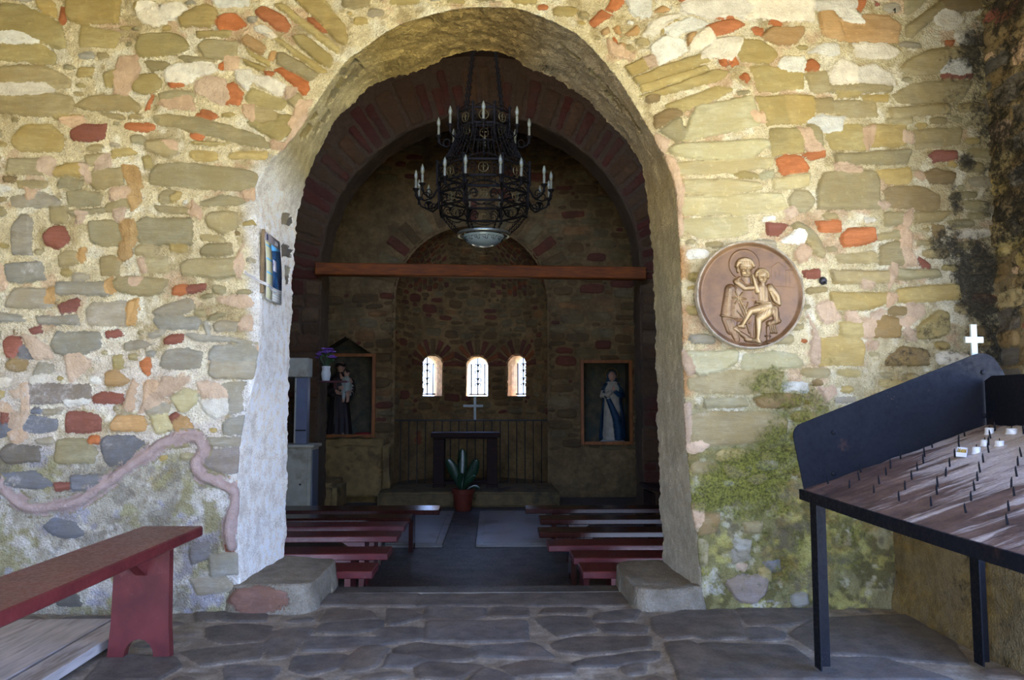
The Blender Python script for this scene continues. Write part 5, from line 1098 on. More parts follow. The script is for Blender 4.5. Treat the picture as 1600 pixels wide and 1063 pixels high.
# ------------------------------------------------------------------ wall calendar on the left jamb
def calendar():
    x0=-1.326; root=empty('wall_calendar',(x0,4.635,1.94),'long paper calendar with a blue photo strip, strapped to the white left jamb','calendar')
    H=.395; y0,y1=-.165,.165
    def cx(z): f=(z+H/2)/H; return .016+.012*math.sin(f*PI*1.1)+.016*(1-f)**3
    def quad(ya,yb,za,zb,mat,name,off,par=root,n=14):
        vs=[];fs=[]
        for i in range(n+1):
            z=za+(zb-za)*i/n
            for yy in (ya,yb): vs.append((cx(z)+off-.002*((yy-y0)/(y1-y0)),yy,z))
        for i in range(n): fs.append((i*2,i*2+1,i*2+3,i*2+2))
        m=MB(); m.add(vs,fs); o=m.build(name,mat,par,smooth=60); s_=o.modifiers.new('t','SOLIDIFY'); s_.thickness=.0012; return o
    quad(y0,y1,-H/2,H/2,simple('card_back',(206,204,196),.7,.06,9,bumpk=.05),'sheet',0)
    quad(y0,y1,H/2-.055,H/2,simple('header_grey',(146,138,142),.6,.08,9,bumpk=.03),'header',.002)
    t=NT('month_columns'); v=t.n('SeparateXYZ'); t.set(v.inputs[0],t.tc.outputs['Generated']); zf=t.math('FRACT',t.math('MULTIPLY',v.outputs[2],4.25)); rows=t.math('FRACT',t.math('MULTIPLY',v.outputs[2],40)); 
    ink=t.math('MULTIPLY',t.mr(rows,.35,.45),t.mr(t.noise(1,2,.5,t.coord((1,260,1))),.48,.56)); c=t.mix(t.math('MULTIPLY',ink,.5),s2l((222,218,176)),s2l((110,112,104))); c=t.mix(t.mr(zf,.86,.87,smooth=False),c,s2l((112,196,232)))
    quad(y0+.006,y0+.118,-H/2+.004,H/2-.055,t.fin(c,.7,None),'month_column',.0025)
    t=NT('lake_photo'); a=t.noise(9,6,.65); v=t.n('SeparateXYZ'); t.set(v.inputs[0],t.tc.outputs['Generated']); hill=t.math('ADD',v.outputs[2],t.math('MULTIPLY',v.outputs[1],-.13))
    c=t.mix(t.mr(a,.35,.7),s2l((16,40,72)),s2l((44,92,140))); c=t.mix(t.mr(t.noise(38,5,.7),.60,.68),c,s2l((150,176,196))); c=t.mix(t.mr(hill,.84,.86),c,s2l((104,184,240)))
    quad(y0+.121,y1-.006,-H/2+.085,H/2-.057,t.fin(c,.4,None),'lake_picture',.0028)
    quad(y0+.130,y0+.205,-.015,.052,simple('inset_picture',(214,212,226),.5,.1,30,bumpk=0,c2=(120,70,80)),'inset_picture',.0045)
    t=NT('small_print'); v=t.n('SeparateXYZ'); t.set(v.inputs[0],t.tc.outputs['Generated']); ln=t.math('MULTIPLY',t.mr(t.math('FRACT',t.math('MULTIPLY',v.outputs[2],5)),.5,.6),t.mr(t.noise(1,2,.5,t.coord((1,150,1))),.4,.5))
    quad(y0+.121,y1-.006,-H/2+.006,-H/2+.082,t.fin(t.mix(t.math('MULTIPLY',ln,.6),s2l((206,208,202)),s2l((120,122,124))),.7,None),'note_panel',.0028)
    quad(y0+.035,y0+.062,H/2-.046,H/2-.012,simple('crest_blue',(34,40,92),.5,.2,60,bumpk=0,c2=(200,196,210)),'crest',.0035)
    cu=bpy.data.curves.new('yr','FONT'); cu.body='2014'; cu.size=.034; cu.extrude=.0003; tmp=bpy.data.objects.new('yr',cu); COL.objects.link(tmp); dg=bpy.context.evaluated_depsgraph_get(); me=bpy.data.meshes.new_from_object(tmp.evaluated_get(dg)); bpy.data.objects.remove(tmp)
    o=link('year_text',me,root,simple('white_ink',(236,234,240),.6,.02,9,bumpk=0)); o.location=(cx(H/2-.04)+.004,y0+.190,H/2-.046); o.rotation_euler=(PI/2,0,PI/2)
    m=MB(); 
    for z,r_ in ((-.118,.0045),(-.128,.004)): m.tube([(-.030,y0-.20,z+.045),(.0,y0-.03,z+.02),(cx(z)+.007,y0+.01,z+.006),(cx(z)+.003,0,z-.004-(.012 if r_<.0045 else 0)),(cx(z)-.002,y1-.02,z+.004),(.004,y1+.025,z+.012)],r_,6)
    m.sphere((.004,y1+.055,-.112),(.004,.010,.006)); 
    o=m.build('strap',simple('white_strap',(222,216,212),.6,.08,30),root); o['label']='white tie strap holding calendar flat'
    m=MB(); m.box((.006,y0+.006,.02),(.02,.02,H*.94),.003); m.build('backing_batten',simple('batten_wood',(130,110,84),.8,.2,9),root)
calendar()
# ------------------------------------------------------------------ tie beam
m=MB(); m.box((0,0,0),(4.42,.16,.165),.012)
o=m.build('tie_beam',M_BEAM); o.location=(-.155,10.42,2.905); o.rotation_euler=(0,.010,0); tag(o,'orange-brown wooden tie beam spanning the brick arch','beam')

# ------------------------------------------------------------------ altar, rail, cross, plant
al=empty('altar_table',(-.43,12.75,-.195),'dark wooden altar table with slab legs on the altar step','table')
m=MB(); m.box((0,0,.835),(1.10,.56,.075),.008); m.box((0,0,.79),(1.02,.50,.03),.004); m.build('tabletop',M_DKWOOD,al)
for s in (-1,1):
    m=MB(); m.box((s*.42,0,.40),(.165,.42,.75),.006); m.box((s*.42,0,.03),(.19,.46,.06),.006); m.build('leg',M_DKWOOD,al)
for yy in (-.14,.14):
    m=MB(); m.box((0,yy,.075),(.70,.05,.05),.004); m.build('stretcher',M_DKWOOD,al)
RX0,RX1,RY=on_y(613,656,13.28).x,on_y(859,656,13.28).x,13.28; RZ0,RZ1=-.20,on_y(736,656,13.28).z
rl=empty('altar_railing',((RX0+RX1)/2,RY,RZ0),'black iron railing of thin upright bars behind the altar table','railing')
m=MB(); m.box((0,0,RZ1-RZ0-.012),(RX1-RX0,.035,.024),.003); m.build('top_rail',M_IRON,rl)
for s in (-1,1):
    m=MB(); m.box((s*((RX1-RX0)/2-.012),0,(RZ1-RZ0)/2-.012),(.022,.022,RZ1-RZ0-.024),.002); m.build('post',M_IRON,rl)
bm_=None
for i in range(1,19):
    x=-(RX1-RX0)/2+(RX1-RX0)*i/19
    if bm_ is None: m=MB(); m.tube([(0,0,.004),(0,0,RZ1-RZ0-.02)],.0085,7); o=m.build('bar',M_IRON,rl); bm_=o.data
    else: o=bpy.data.objects.new('bar',bm_); COL.objects.link(o); o.parent=rl
    o.location=(x,0,0)
c=on_y(742,656,RY); cr_=empty('altar_cross',(c.x,RY,RZ1-.001),'slim pale cross standing on the railing beneath the middle window','cross')
m=MB(); m.box((0,0,.20),(.042,.024,.40),.004); m.build('upright',M_SILV,cr_); m=MB(); m.box((-.03,-.002,.232),(.335,.026,.042),.004); m.build('crossbar',M_SILV,cr_)
pt=empty('potted_plant',(on_z(725,792,ZN).x,11.62,ZN),'dark broad-leaved plant in a terracotta pot before the altar step','plant')
M_POT=simple('terracotta',(110,48,32),.7,.2,12,bumpk=.1,spec=.2); M_SOIL=simple('potting_soil',(50,38,28),.95,.3,40); M_LEAF=simple('glossy_dark_leaf',(26,54,30),.3,.3,12,bumpk=.1,spec=.6)
m=MB(); m.lathe([(.108,0),(.118,.02),(.150,.25),(.168,.255),(.172,.315),(.158,.32),(.150,.28),(.0,.275)],n=32,cap=False); m.build('pot',M_POT,pt,smooth=45)
m=MB(); m.lathe([(.149,.272),(.08,.285),(.0,.29)],n=24,cap=False); m.build('soil',M_SOIL,pt)
def leaf(base,ctrl,w,mat,par):
    """a thick cupped leaf along a curve"""
    P=[Vector(p) for p in ctrl]; n=16; vs=[];fs=[]
    def bz(t): 
        q=P[:]
        while len(q)>1: q=[q[i]*(1-t)+q[i+1]*t for i in range(len(q)-1)]
        return q[0]
    for i in range(n+1):
        t=i/n; c=bz(t); d=(bz(min(1,t+.01))-bz(max(0,t-.01))).normalized(); sd=d.cross(Vector((0,1,.15))).normalized(); up=sd.cross(d)
        ww=w*(.16+ .95*math.sin(PI*min(1,t*.92+.02))**.9*(t**.6)) if t<.999 else .002
        for k in range(7): f=(k-3)/3; vs.append(c+sd*ww*f+up*(.25*ww*f*f))
    for i in range(n):
        for k in range(6): fs.append((i*7+k,i*7+k+1,(i+1)*7+k+1,(i+1)*7+k))
    m=MB(); m.add(vs,fs); o=m.build('leaf',mat,par,smooth=70); s_=o.modifiers.new('t','SOLIDIFY'); s_.thickness=.006
for ct,w_ in (([(-.01,0,.28),(-.03,0,.5),(.0,.02,.75),(-.02,.02,.90)],.085),([(-.03,0,.28),(-.08,-.02,.45),(-.14,-.05,.62),(-.24,-.05,.75)],.095),([(.02,0,.28),(.06,0,.45),(.16,-.03,.55),(.20,-.05,.76)],.095),([(.0,-.03,.28),(.02,-.06,.38),(.09,-.1,.46),(.19,-.12,.52)],.06),([(-.02,-.02,.28),(-.06,-.04,.4),(-.05,-.1,.5),(.0,-.14,.55)],.05),([(.03,.03,.28),(.1,.05,.33),(.2,.05,.38),(.24,.05,.30)],.035)):
    leaf(None,ct,w_,M_LEAF,pt)

# ------------------------------------------------------------------ white cabinet, post, box, vase
M_CREAM=simple('old_cream_paint',(170,162,136),.5,.12,8,bumpk=.08,c2=(140,130,104)); M_GREYP=simple('grey_blue_panel',(104,108,118),.35,.1,8,bumpk=.05)
CXr=on_y(497,740,10.05).x; CX0=CXr-.62; cb=empty('cabinet',((CXr+CX0)/2,9.9,ZN),'cream painted cabinet on legs before the left brick pier','cabinet')
wd=CXr-CX0; ztp=on_y(480,695,9.7).z-ZN
m=MB(); m.box((0,0,(ztp+.20)/2),(wd-.02,.42,ztp-.24),.006); m.build('body',M_CREAM,cb)
m=MB(); m.box((0,0,ztp-.02),(wd+.05,.48,.04),.01); m.build('top',M_CREAM,cb)
m=MB(); m.box((0,-.218,(ztp+.2)/2),(wd-.10,.018,ztp-.32),.004); d_=m.build('door',M_CREAM,cb); m=MB(); m.sphere((.18,-.238,ztp*.55),.012); m.build('knob',M_IRON,d_)
m=MB(); m.box((wd/2-.006,0,(ztp+.22)/2),(.012,.32,ztp-.36),.003); o=m.build('side_panel',M_GREYP,cb); o['label']='grey-blue glazed side panel'
for sx_ in (-1,1):
    for sy_ in (-1,1): m=MB(); m.box((sx_*(wd/2-.035),sy_*.18,.11),(.05,.05,.22),.004); m.build('leg',M_CREAM,cb)
pc=on_y(472,640,9.85); pz0=ztp+ZN; pz1=on_y(472,590,9.85).z
po=empty('metal_pedestal',(pc.x,9.86,pz0),'tall grey metal post standing on the cream cabinet','post')
m=MB(); m.box((0,0,(pz1-pz0)/2),(.155,.14,pz1-pz0),.006); m.build('column',M_GREYP,po); m=MB(); m.box((0,-.073,.17),(.13,.012,.015),.003); m.build('band',M_IRON,po); m=MB(); m.box((-.07,-.072,(pz1-pz0)/2),(.02,.012,pz1-pz0-.02),.002); m.build('edge_strip',M_CREAM,po)
bz1=on_y(466,560,9.85).z; m=MB(); m.box((0,0,(bz1-pz1)/2),(.27,.22,bz1-pz1),.008); o=m.build('collection_box',M_CREAM); o.location=(pc.x-.045,9.87,pz1); tag(o,'pale square box on top of the grey metal post','box')
m=MB(); m.box((0,0,0),(.36,.16,.022),.004); m.box((0,.07,-.045),(.04,.02,.08),.003); o=m.build('wall_shelf',simple('dark_red_shelf',(84,32,30),.5,.2,9)); sv=on_y(483,594,10.2); o.location=(pc.x+.30,10.30,sv.z-.02); tag(o,'small dark red shelf on the brick pier beside the grey post','shelf')
vs_=empty('flower_vase',(pc.x+.20,10.26,sv.z-.009),'white vase of purple flowers beside the pale box','vase')
m=MB(); m.lathe([(.045,0),(.05,.01),(.062,.09),(.05,.15),(.058,.19),(.05,.19),(.042,.15),(.04,.02),(0,.015)],n=20,cap=False); m.build('vase_body',simple('white_glaze',(210,206,190),.3,.05,9),vs_,smooth=50)
M_PUR=simple('purple_petals',(120,70,150),.7,.35,40,c2=(176,130,190)); M_GRN=simple('flower_leaves',(60,88,50),.6,.3,30)
rng=np.random.RandomState(5); m=MB(); m2=MB(); m3=MB()
for i in range(22):
    a,e=rng.uniform(0,2*PI),rng.uniform(.1,1.3); r=.17*rng.uniform(.7,1); c=Vector((r*math.sin(e)*math.cos(a)*.9,r*math.sin(e)*math.sin(a)*.6,.26+r*math.cos(e)))
    m2.tube([(0,0,.15),(c.x*.4,c.y*.4,.22),tuple(c)],.0025,5)
    for k in range(6):
        b_=2*PI*k/6; m.sphere(c+Vector((.02*math.cos(b_),.02*math.sin(b_),.006)),(.016,.016,.010),7,5)
    m.sphere(c,(.012,.012,.012),7,5)
    if i<10: m2.sphere(c*0.8+Vector((0,0,.03)),(.035,.012,.016),8,5,M=Matrix.Rotation(a,3,'Z'))
m.build('blossoms',M_PUR,vs_); m2.build('stems',M_GRN,vs_)
lt=empty('dark_desk',(1.92+.1,9.25,ZN),'dark sloping reading desk just inside, behind the right benches','desk')
xL=on_y(1005,757,9.25).x; zt=on_y(1012,760,9.25).z-ZN; lt.location.x=xL+.33
m=MB(); m.box((0,0,zt-.03),(.66,.55,.045),.006,Matrix.Rotation(.10,3,'Y')); m.build('desktop',M_DKWOOD,lt)
for s in (-1,1): m=MB(); m.box((s*.26,0,(zt-.06)/2),(.06,.42,zt-.06),.005); m.build('leg',M_DKWOOD,lt)

# ------------------------------------------------------------------ niche frames and statues
def frame(Q,lab,rx):
    x0,x1,z0,z1=Q; fr=empty('niche_frame',((x0+x1)/2,YB-.03,z0-.055),lab,'frame','honey wood frames round the two niches'); w_=x1-x0; h_=z1-z0; b_=.06
    for s in (-1,1): m=MB(); m.box((s*(w_/2+b_/2-.005),0,(h_+.11)/2),(b_,.07,h_+.11),.006); m.build('stile',M_FRAME,fr)
    for z in (.0275,h_+.11-.0275): m=MB(); m.box((0,0,z),(w_-.012,.066,.055),.006); m.build('rail',M_FRAME,fr)
frame(NL,'honey wood frame of the left niche, round the friar statue',0); frame(NR,'honey wood frame of the right niche, round the blue-mantled statue',0)

def remesh_statue(name, shapes, mats, voxel, root, smooth_it=2):
    """shapes: list of (MB, material index, (cx,cy,cz)); fused to one continuous skin, each face taking the finish of the nearest shape"""
    bm=MB(); src=[]; 
    for mb,mi in shapes:
        bm.add(mb.v,mb.f); 
        vv=np.array(mb.v); ff=mb.f
        for f in ff: c=vv[list(f)].mean(0); src.append((c,mi))
        for v in mb.v: src.append((np.array(v),mi))
    me=bpy.data.meshes.new(name); me.from_pydata(bm.v,[],bm.f); tmp=bpy.data.objects.new('tmp',me); COL.objects.link(tmp)
    b2=bmesh.new(); b2.from_mesh(me); bmesh.ops.remove_doubles(b2,verts=b2.verts,dist=1e-5); bmesh.ops.recalc_face_normals(b2,faces=b2.faces); b2.to_mesh(me); b2.free()
    rm=tmp.modifiers.new('r','REMESH'); rm.mode='VOXEL'; rm.voxel_size=voxel
    s_=tmp.modifiers.new('s','SMOOTH'); s_.iterations=smooth_it; s_.factor=.5
    dg=bpy.context.evaluated_depsgraph_get(); out=bpy.data.meshes.new_from_object(tmp.evaluated_get(dg)); bpy.data.objects.remove(tmp); out.name=name
    o=link(name,out,root,mats); kd=KDTree(len(src))
    for i,(c,mi) in enumerate(src): kd.insert(Vector(c),i)
    kd.balance()
    idx=[src[kd.find(p.center)[1]][1] for p in out.polygons]; out.polygons.foreach_set('material_index',idx); out.shade_smooth(); return o
def head(c, r, yaw=0, tilt=0):
    """head with brow, eye sockets, nose, lips, chin and ears, facing -Y"""
    m=MB(); n,k=30,24; vs=[];fs=[]
    for i in range(k+1):
        ph=PI*i/k
        for j in range(n):
            th=2*PI*j/n; d=Vector((math.sin(ph)*math.cos(th),math.sin(ph)*math.sin(th),math.cos(ph))); x,y,z=d
            s=1.0
            if z<0: s*=1-.10*abs(x)*(-z)*2
            f=max(0,-y)**2
            def g(cx,cz,w): return math.exp(-((x-cx)**2+(z-cz)**2)/(w*w))*f
            s+= .16*g(0,-.12,.12)+.10*g(0,.02,.09)+.06*g(0,-.62,.2)+.05*g(0,-.40,.14)+.05*g(-.3,.22,.18)+.05*g(.3,.22,.18)-.07*g(-.3,.04,.14)-.07*g(.3,.04,.14)-.03*g(0,-.30,.07)
            vs.append(Vector((x*r*.80*s,y*r*.92*s,z*r*1.12*s)))
    for i in range(k):
        for j in range(n): fs.append((i*n+j,(i+1)*n+j,(i+1)*n+(j+1)%n,i*n+(j+1)%n))
    M=Matrix.Translation(c)@Matrix.Rotation(yaw,4,'Z')@Matrix.Rotation(tilt,4,'X')
    m.add([M@v for v in vs],fs)
    for s in (-1,1): m.sphere(M@Vector((s*r*.80,r*.05,-r*.02)),(r*.10,r*.16,r*.24),8,6)
    return m
def hand(c, d, up, size, curl=.5, flip=1):
    """palm with five separate bent fingers; d points along the fingers, up is the back of the hand"""
    m=MB(); d=Vector(d).normalized(); up=Vector(up); up=(up-d*up.dot(d)).normalized(); s=d.cross(up)*flip; c=Vector(c)
    R3=Matrix((s,d,up)).transposed(); m.sphere(c,(size*.23,size*.27,size*.11),10,8,M=R3)
    for i,(o,l) in enumerate(((-.16,.40),(-.055,.46),(.055,.43),(.155,.34))):
        p0=c+d*size*.20+s*size*o; p1=p0+d*size*l*.5-up*size*l*.12*curl; p2=p1+d*size*l*.32-up*size*l*.30*curl; p3=p2+d*size*l*.18-up*size*l*.34*curl
        m.tube([p0,p1,p2,p3],[size*.052,size*.050,size*.045,size*.032],7)
    p0=c-s*size*.18-d*size*.08; m.tube([p0,p0-s*size*.13+d*size*.12,p0-s*size*.14+d*size*.27-up*size*.05],[size*.065,size*.055,size*.038],7)
    return m
def dense(p,n=60): z=np.linspace(0,len(p)-1,n); return [(float(np.interp(i,range(len(p)),[a[0] for a in p])),float(np.interp(i,range(len(p)),[a[1] for a in p]))) for i in z]
def T(pts,r,n=12): m=MB(); m.tube(pts,r,n); return m
M_SKIN=simple('painted_flesh',(196,150,120),.5,.12,20,bumpk=.05); M_HABIT=simple('dark_brown_habit',(46,34,30),.6,.3,10,bumpk=.1); M_HAIR=simple('dark_painted_hair',(40,28,22),.6,.2,40)
M_CHILD=simple('pale_child_gown',(170,176,160),.6,.12,14); M_CORD=simple('pale_cord',(84,74,58),.7,.1,30)
M_BLUE=simple('blue_mantle',(26,56,74),.5,.3,10,bumpk=.1); M_IVORY=simple('ivory_gown',(176,164,138),.6,.15,10); M_REDC=simple('red_cloth',(150,44,40),.6,.2,20)
def friar():
    fx,fz=on_y(530,678,YB+.25).x,NL[2]-.03; S=1.25; root=empty('friar_statue',(fx,YB+.25,fz),'painted statue of a dark-robed friar carrying a child, in left niche','statue')
    rb=MB(); rb.lathe(dense([(.205,0),(.21,.02),(.19,.25),(.165,.5),(.15,.66),(.158,.74),(.175,.88),(.165,.98),(.10,1.04),(.06,1.06)]),n=72,fold=lambda th,z:1+(.055*math.sin(9*th+2*z)+.03*math.sin(17*th))*max(0,1-z/.8),M=Matrix.Diagonal((1,.72,1)))
    shapes=[(rb,0)]
    cp=MB(); cp.lathe([(.215,.66),(.22,.68),(.205,.85),(.17,.97),(.09,1.04)],n=48,M=Matrix.Diagonal((1,.74,1)),fold=lambda th,z:1+.02*math.sin(11*th)); shapes.append((cp,0))
    hd=MB(); hd.lathe([(.11,1.0),(.095,1.05),(.07,1.07)],n=24,M=Matrix.Diagonal((1,.9,1))); shapes.append((hd,0))
    shapes.append((T([(0,0,1.02),(.005,-.01,1.10)],[.050,.046]),1)); shapes.append((head(Vector((.012,-.012,1.155)),.082,.35,.16),1))
    hr=MB()
    for a in np.linspace(0,2*PI,22,endpoint=False):
        if abs(((a-(-PI/2)+.1+PI)%(2*PI))-PI)<.2: continue
        hr.sphere((.012+.066*math.cos(a),-.010+.072*math.sin(a),1.195+ .012*math.sin(3*a)),.024,8,6)
    shapes.append((hr,2))
    shapes.append((T([(.17,-.01,.93),(.215,-.05,.78),(.19,-.13,.70),(.11,-.17,.71)],[.072,.068,.066,.058]),0)); shapes.append((hand((.075,-.17,.715),(-1,-.2,.05),(0,-.4,-1),.15,.7),1))
    shapes.append((T([(-.17,-.01,.93),(-.215,-.05,.80),(-.13,-.14,.76),(.02,-.175,.80)],[.072,.070,.064,.056]),0)); shapes.append((hand((.06,-.18,.81),(1,-.05,.1),(0,-1,.2),.15,.7,-1),1))
    # child on the arm
    bd=MB(); bd.lathe(dense([(.085,.70),(.088,.72),(.078,.82),(.07,.90),(.062,.96),(.03,1.0)],24),c=(.135,-.125,0),n=30,fold=lambda th,z:1+.06*math.sin(7*th)); shapes.append((bd,3))
    shapes.append((head(Vector((.135,-.125,1.045)),.056,-.7,.0),1)); ch=MB()
    for i in range(26):
        a,e=i*2.4,.15+1.25*(i/26); ch.sphere((.137+.046*math.sin(e)*math.cos(a),-.120+.046*math.sin(e)*math.sin(a),1.052+.056*math.cos(e)),.014,7,5)
    shapes.append((ch,2))
    shapes.append((T([(.085,-.13,.965),(.05,-.15,.98),(.03,-.13,1.03)],[.028,.024,.018]),1)); shapes.append((hand((.026,-.125,1.045),(-.2,.1,1),(1,0,.2),.06,.4),1))
    shapes.append((T([(.185,-.14,.955),(.225,-.16,.90),(.21,-.19,.93)],[.028,.024,.018]),1)); shapes.append((hand((.205,-.195,.94),(-.3,-.6,.8),(.4,-1,0),.06,.6,-1),1))
    for s in (0,.07): shapes.append((T([(.11+s,-.15,.75),(.11+s,-.235,.70),(.105+s,-.225,.585)],[.042,.034,.024]),1 if s else 3)); shapes.append((T([(.105+s,-.222,.585),(.10+s,-.262,.572)],[.022,.016]),1))
    for s in (-.06,.08): shapes.append((T([(s,-.10,.02),(s*1.1,-.17,.015)],[.035,.022]),1))
    remesh_statue('figure',shapes,[M_HABIT,M_SKIN,M_HAIR,M_CHILD],.0075,root,1)
    m=MB(); m.lathe([(.165,.645),(.172,.655),(.165,.665)],n=40,M=Matrix.Diagonal((1,.75,1)),cap=False); m.tube([(-.05,-.128,.65),(-.055,-.15,.5),(-.05,-.155,.36),(-.055,-.16,.2)],.010,8); m.build('rope_girdle',M_CORD,root)
    m=MB(); m.box((0,0,-.012),(.50,.32,.035),.01); m.build('plinth',simple('statue_plinth',(74,60,48),.7,.2,9),root)
friar()
def lady():
    fx,fz=on_y(957,690,YB+.25).x,NR[2]-.02; root=empty('mary_statue' if 0 else 'praying_statue',(fx,YB+.25,fz),'painted statue of a woman in blue mantle with joined hands, in right niche','statue')
    rb=MB(); rb.lathe(dense([(.175,0),(.18,.02),(.155,.3),(.14,.55),(.125,.72),(.135,.82),(.145,.90),(.12,.97),(.06,1.02)]),n=64,fold=lambda th,z:1+(.022*math.sin(8*th+3*z)+.014*math.sin(15*th))*max(.1,1-z/.9),M=Matrix.Diagonal((1,.74,1))); shapes=[(rb,0)]
    # mantle: open shell round the back and her left side, falling in a long diagonal
    mt=MB(); vs=[];fs=[]; nr,nc=26,40
    for i in range(nr):
        f=i/(nr-1); z=1.0-.95*f; a0=math.radians(-44+ 10*f); a1=math.radians(226- 40*math.sin(f*PI*.9)); r=(.155+.05*f-.03*math.exp(-((f-.35)/.2)**2)) if f>.06 else .115
        for lay in (0,1):
            for j in range(nc):
                a=a0+(a1-a0)*j/(nc-1); rr=(r+.022*lay)*(1+.04*math.sin(9*a+4*f)); vs.append((rr*math.cos(a),rr*.76*math.sin(a),z))
    def id_(i,l,j): return (i*2+l)*nc+j
    for i in range(nr-1):
        for j in range(nc-1): fs.append((id_(i,1,j),id_(i,1,j+1),id_(i+1,1,j+1),id_(i+1,1,j))); fs.append((id_(i,0,j+1),id_(i,0,j),id_(i+1,0,j),id_(i+1,0,j+1)))
        fs.append((id_(i,0,0),id_(i,1,0),id_(i+1,1,0),id_(i+1,0,0))); fs.append((id_(i,1,nc-1),id_(i,0,nc-1),id_(i+1,0,nc-1),id_(i+1,1,nc-1)))
    for j in range(nc-1): fs.append((id_(0,0,j),id_(0,0,j+1),id_(0,1,j+1),id_(0,1,j))); fs.append((id_(nr-1,0,j+1),id_(nr-1,0,j),id_(nr-1,1,j),id_(nr-1,1,j+1)))
    mt.add(vs,fs); shapes.append((mt,1))
    # mantle swept across the front to her left hip and down
    shapes.append((T([(-.10,-.10,.78),(-.04,-.135,.62),(.05,-.15,.40),(.085,-.15,.16),(.09,-.14,.04)],[.035,.05,.07,.08,.075]),1))
    shapes.append((T([(0,0,.98),(0,-.008,1.06)],[.042,.038]),2)); shapes.append((head(Vector((0,-.012,1.115)),.070,-.12,.18),2))
    vl=MB(); vl.lathe([(.115,.93),(.10,1.0),(.088,1.08),(.083,1.15),(.05,1.20),(.0,1.21)],c=(0,.022,0),n=28,M=Matrix.Diagonal((1,.95,1))); 
    vl.v=[(v[0],max(v[1],-.028 if v[2]<1.17 else -9),v[2]) for v in vl.v]; shapes.append((vl,1))
    shapes.append((T([(-.13,0,.90),(-.17,-.05,.78),(-.10,-.14,.80),(-.03,-.17,.86)],[.055,.052,.044,.034]),0)); shapes.append((T([(.13,0,.90),(.17,-.05,.78),(.10,-.14,.80),(.02,-.17,.86)],[.055,.052,.044,.034]),1))
    shapes.append((hand((-.014,-.178,.90),(.1,-.1,1),(-1,0,0),.115,.15),2)); shapes.append((hand((.012,-.178,.90),(-.02,-.1,1),(1,0,0),.115,.15,-1),2))
    remesh_statue('figure',shapes,[M_IVORY,M_BLUE,M_SKIN],.0075,root,1)
    m=MB(); m.ring((0,.04,1.16),.105,.006,40,6,'y'); 
    for k in range(12): a=2*PI*k/12; m.sphere((.105*math.cos(a),.036,1.16+.105*math.sin(a)),.010,7,5)
    m.build('halo',simple('gilt',(150,118,60),.4,.2,20,metal=.6),root)
    m=MB(); m.sphere((0,0,.0),(.22,.17,.055),20,10); m.build('cloud_base',simple('pale_cloud_base',(180,180,176),.7,.15,9),root)
lady()
m=MB(); m.sphere((0,0,0),(.16,.09,.035),18,8); o=m.build('folded_cloth',M_REDC); o.location=(on_y(568,676,YB+.16).x,YB+.16,NL[2]-.004); tag(o,'small heap of red cloth on the left niche floor, beside friar','cloth')

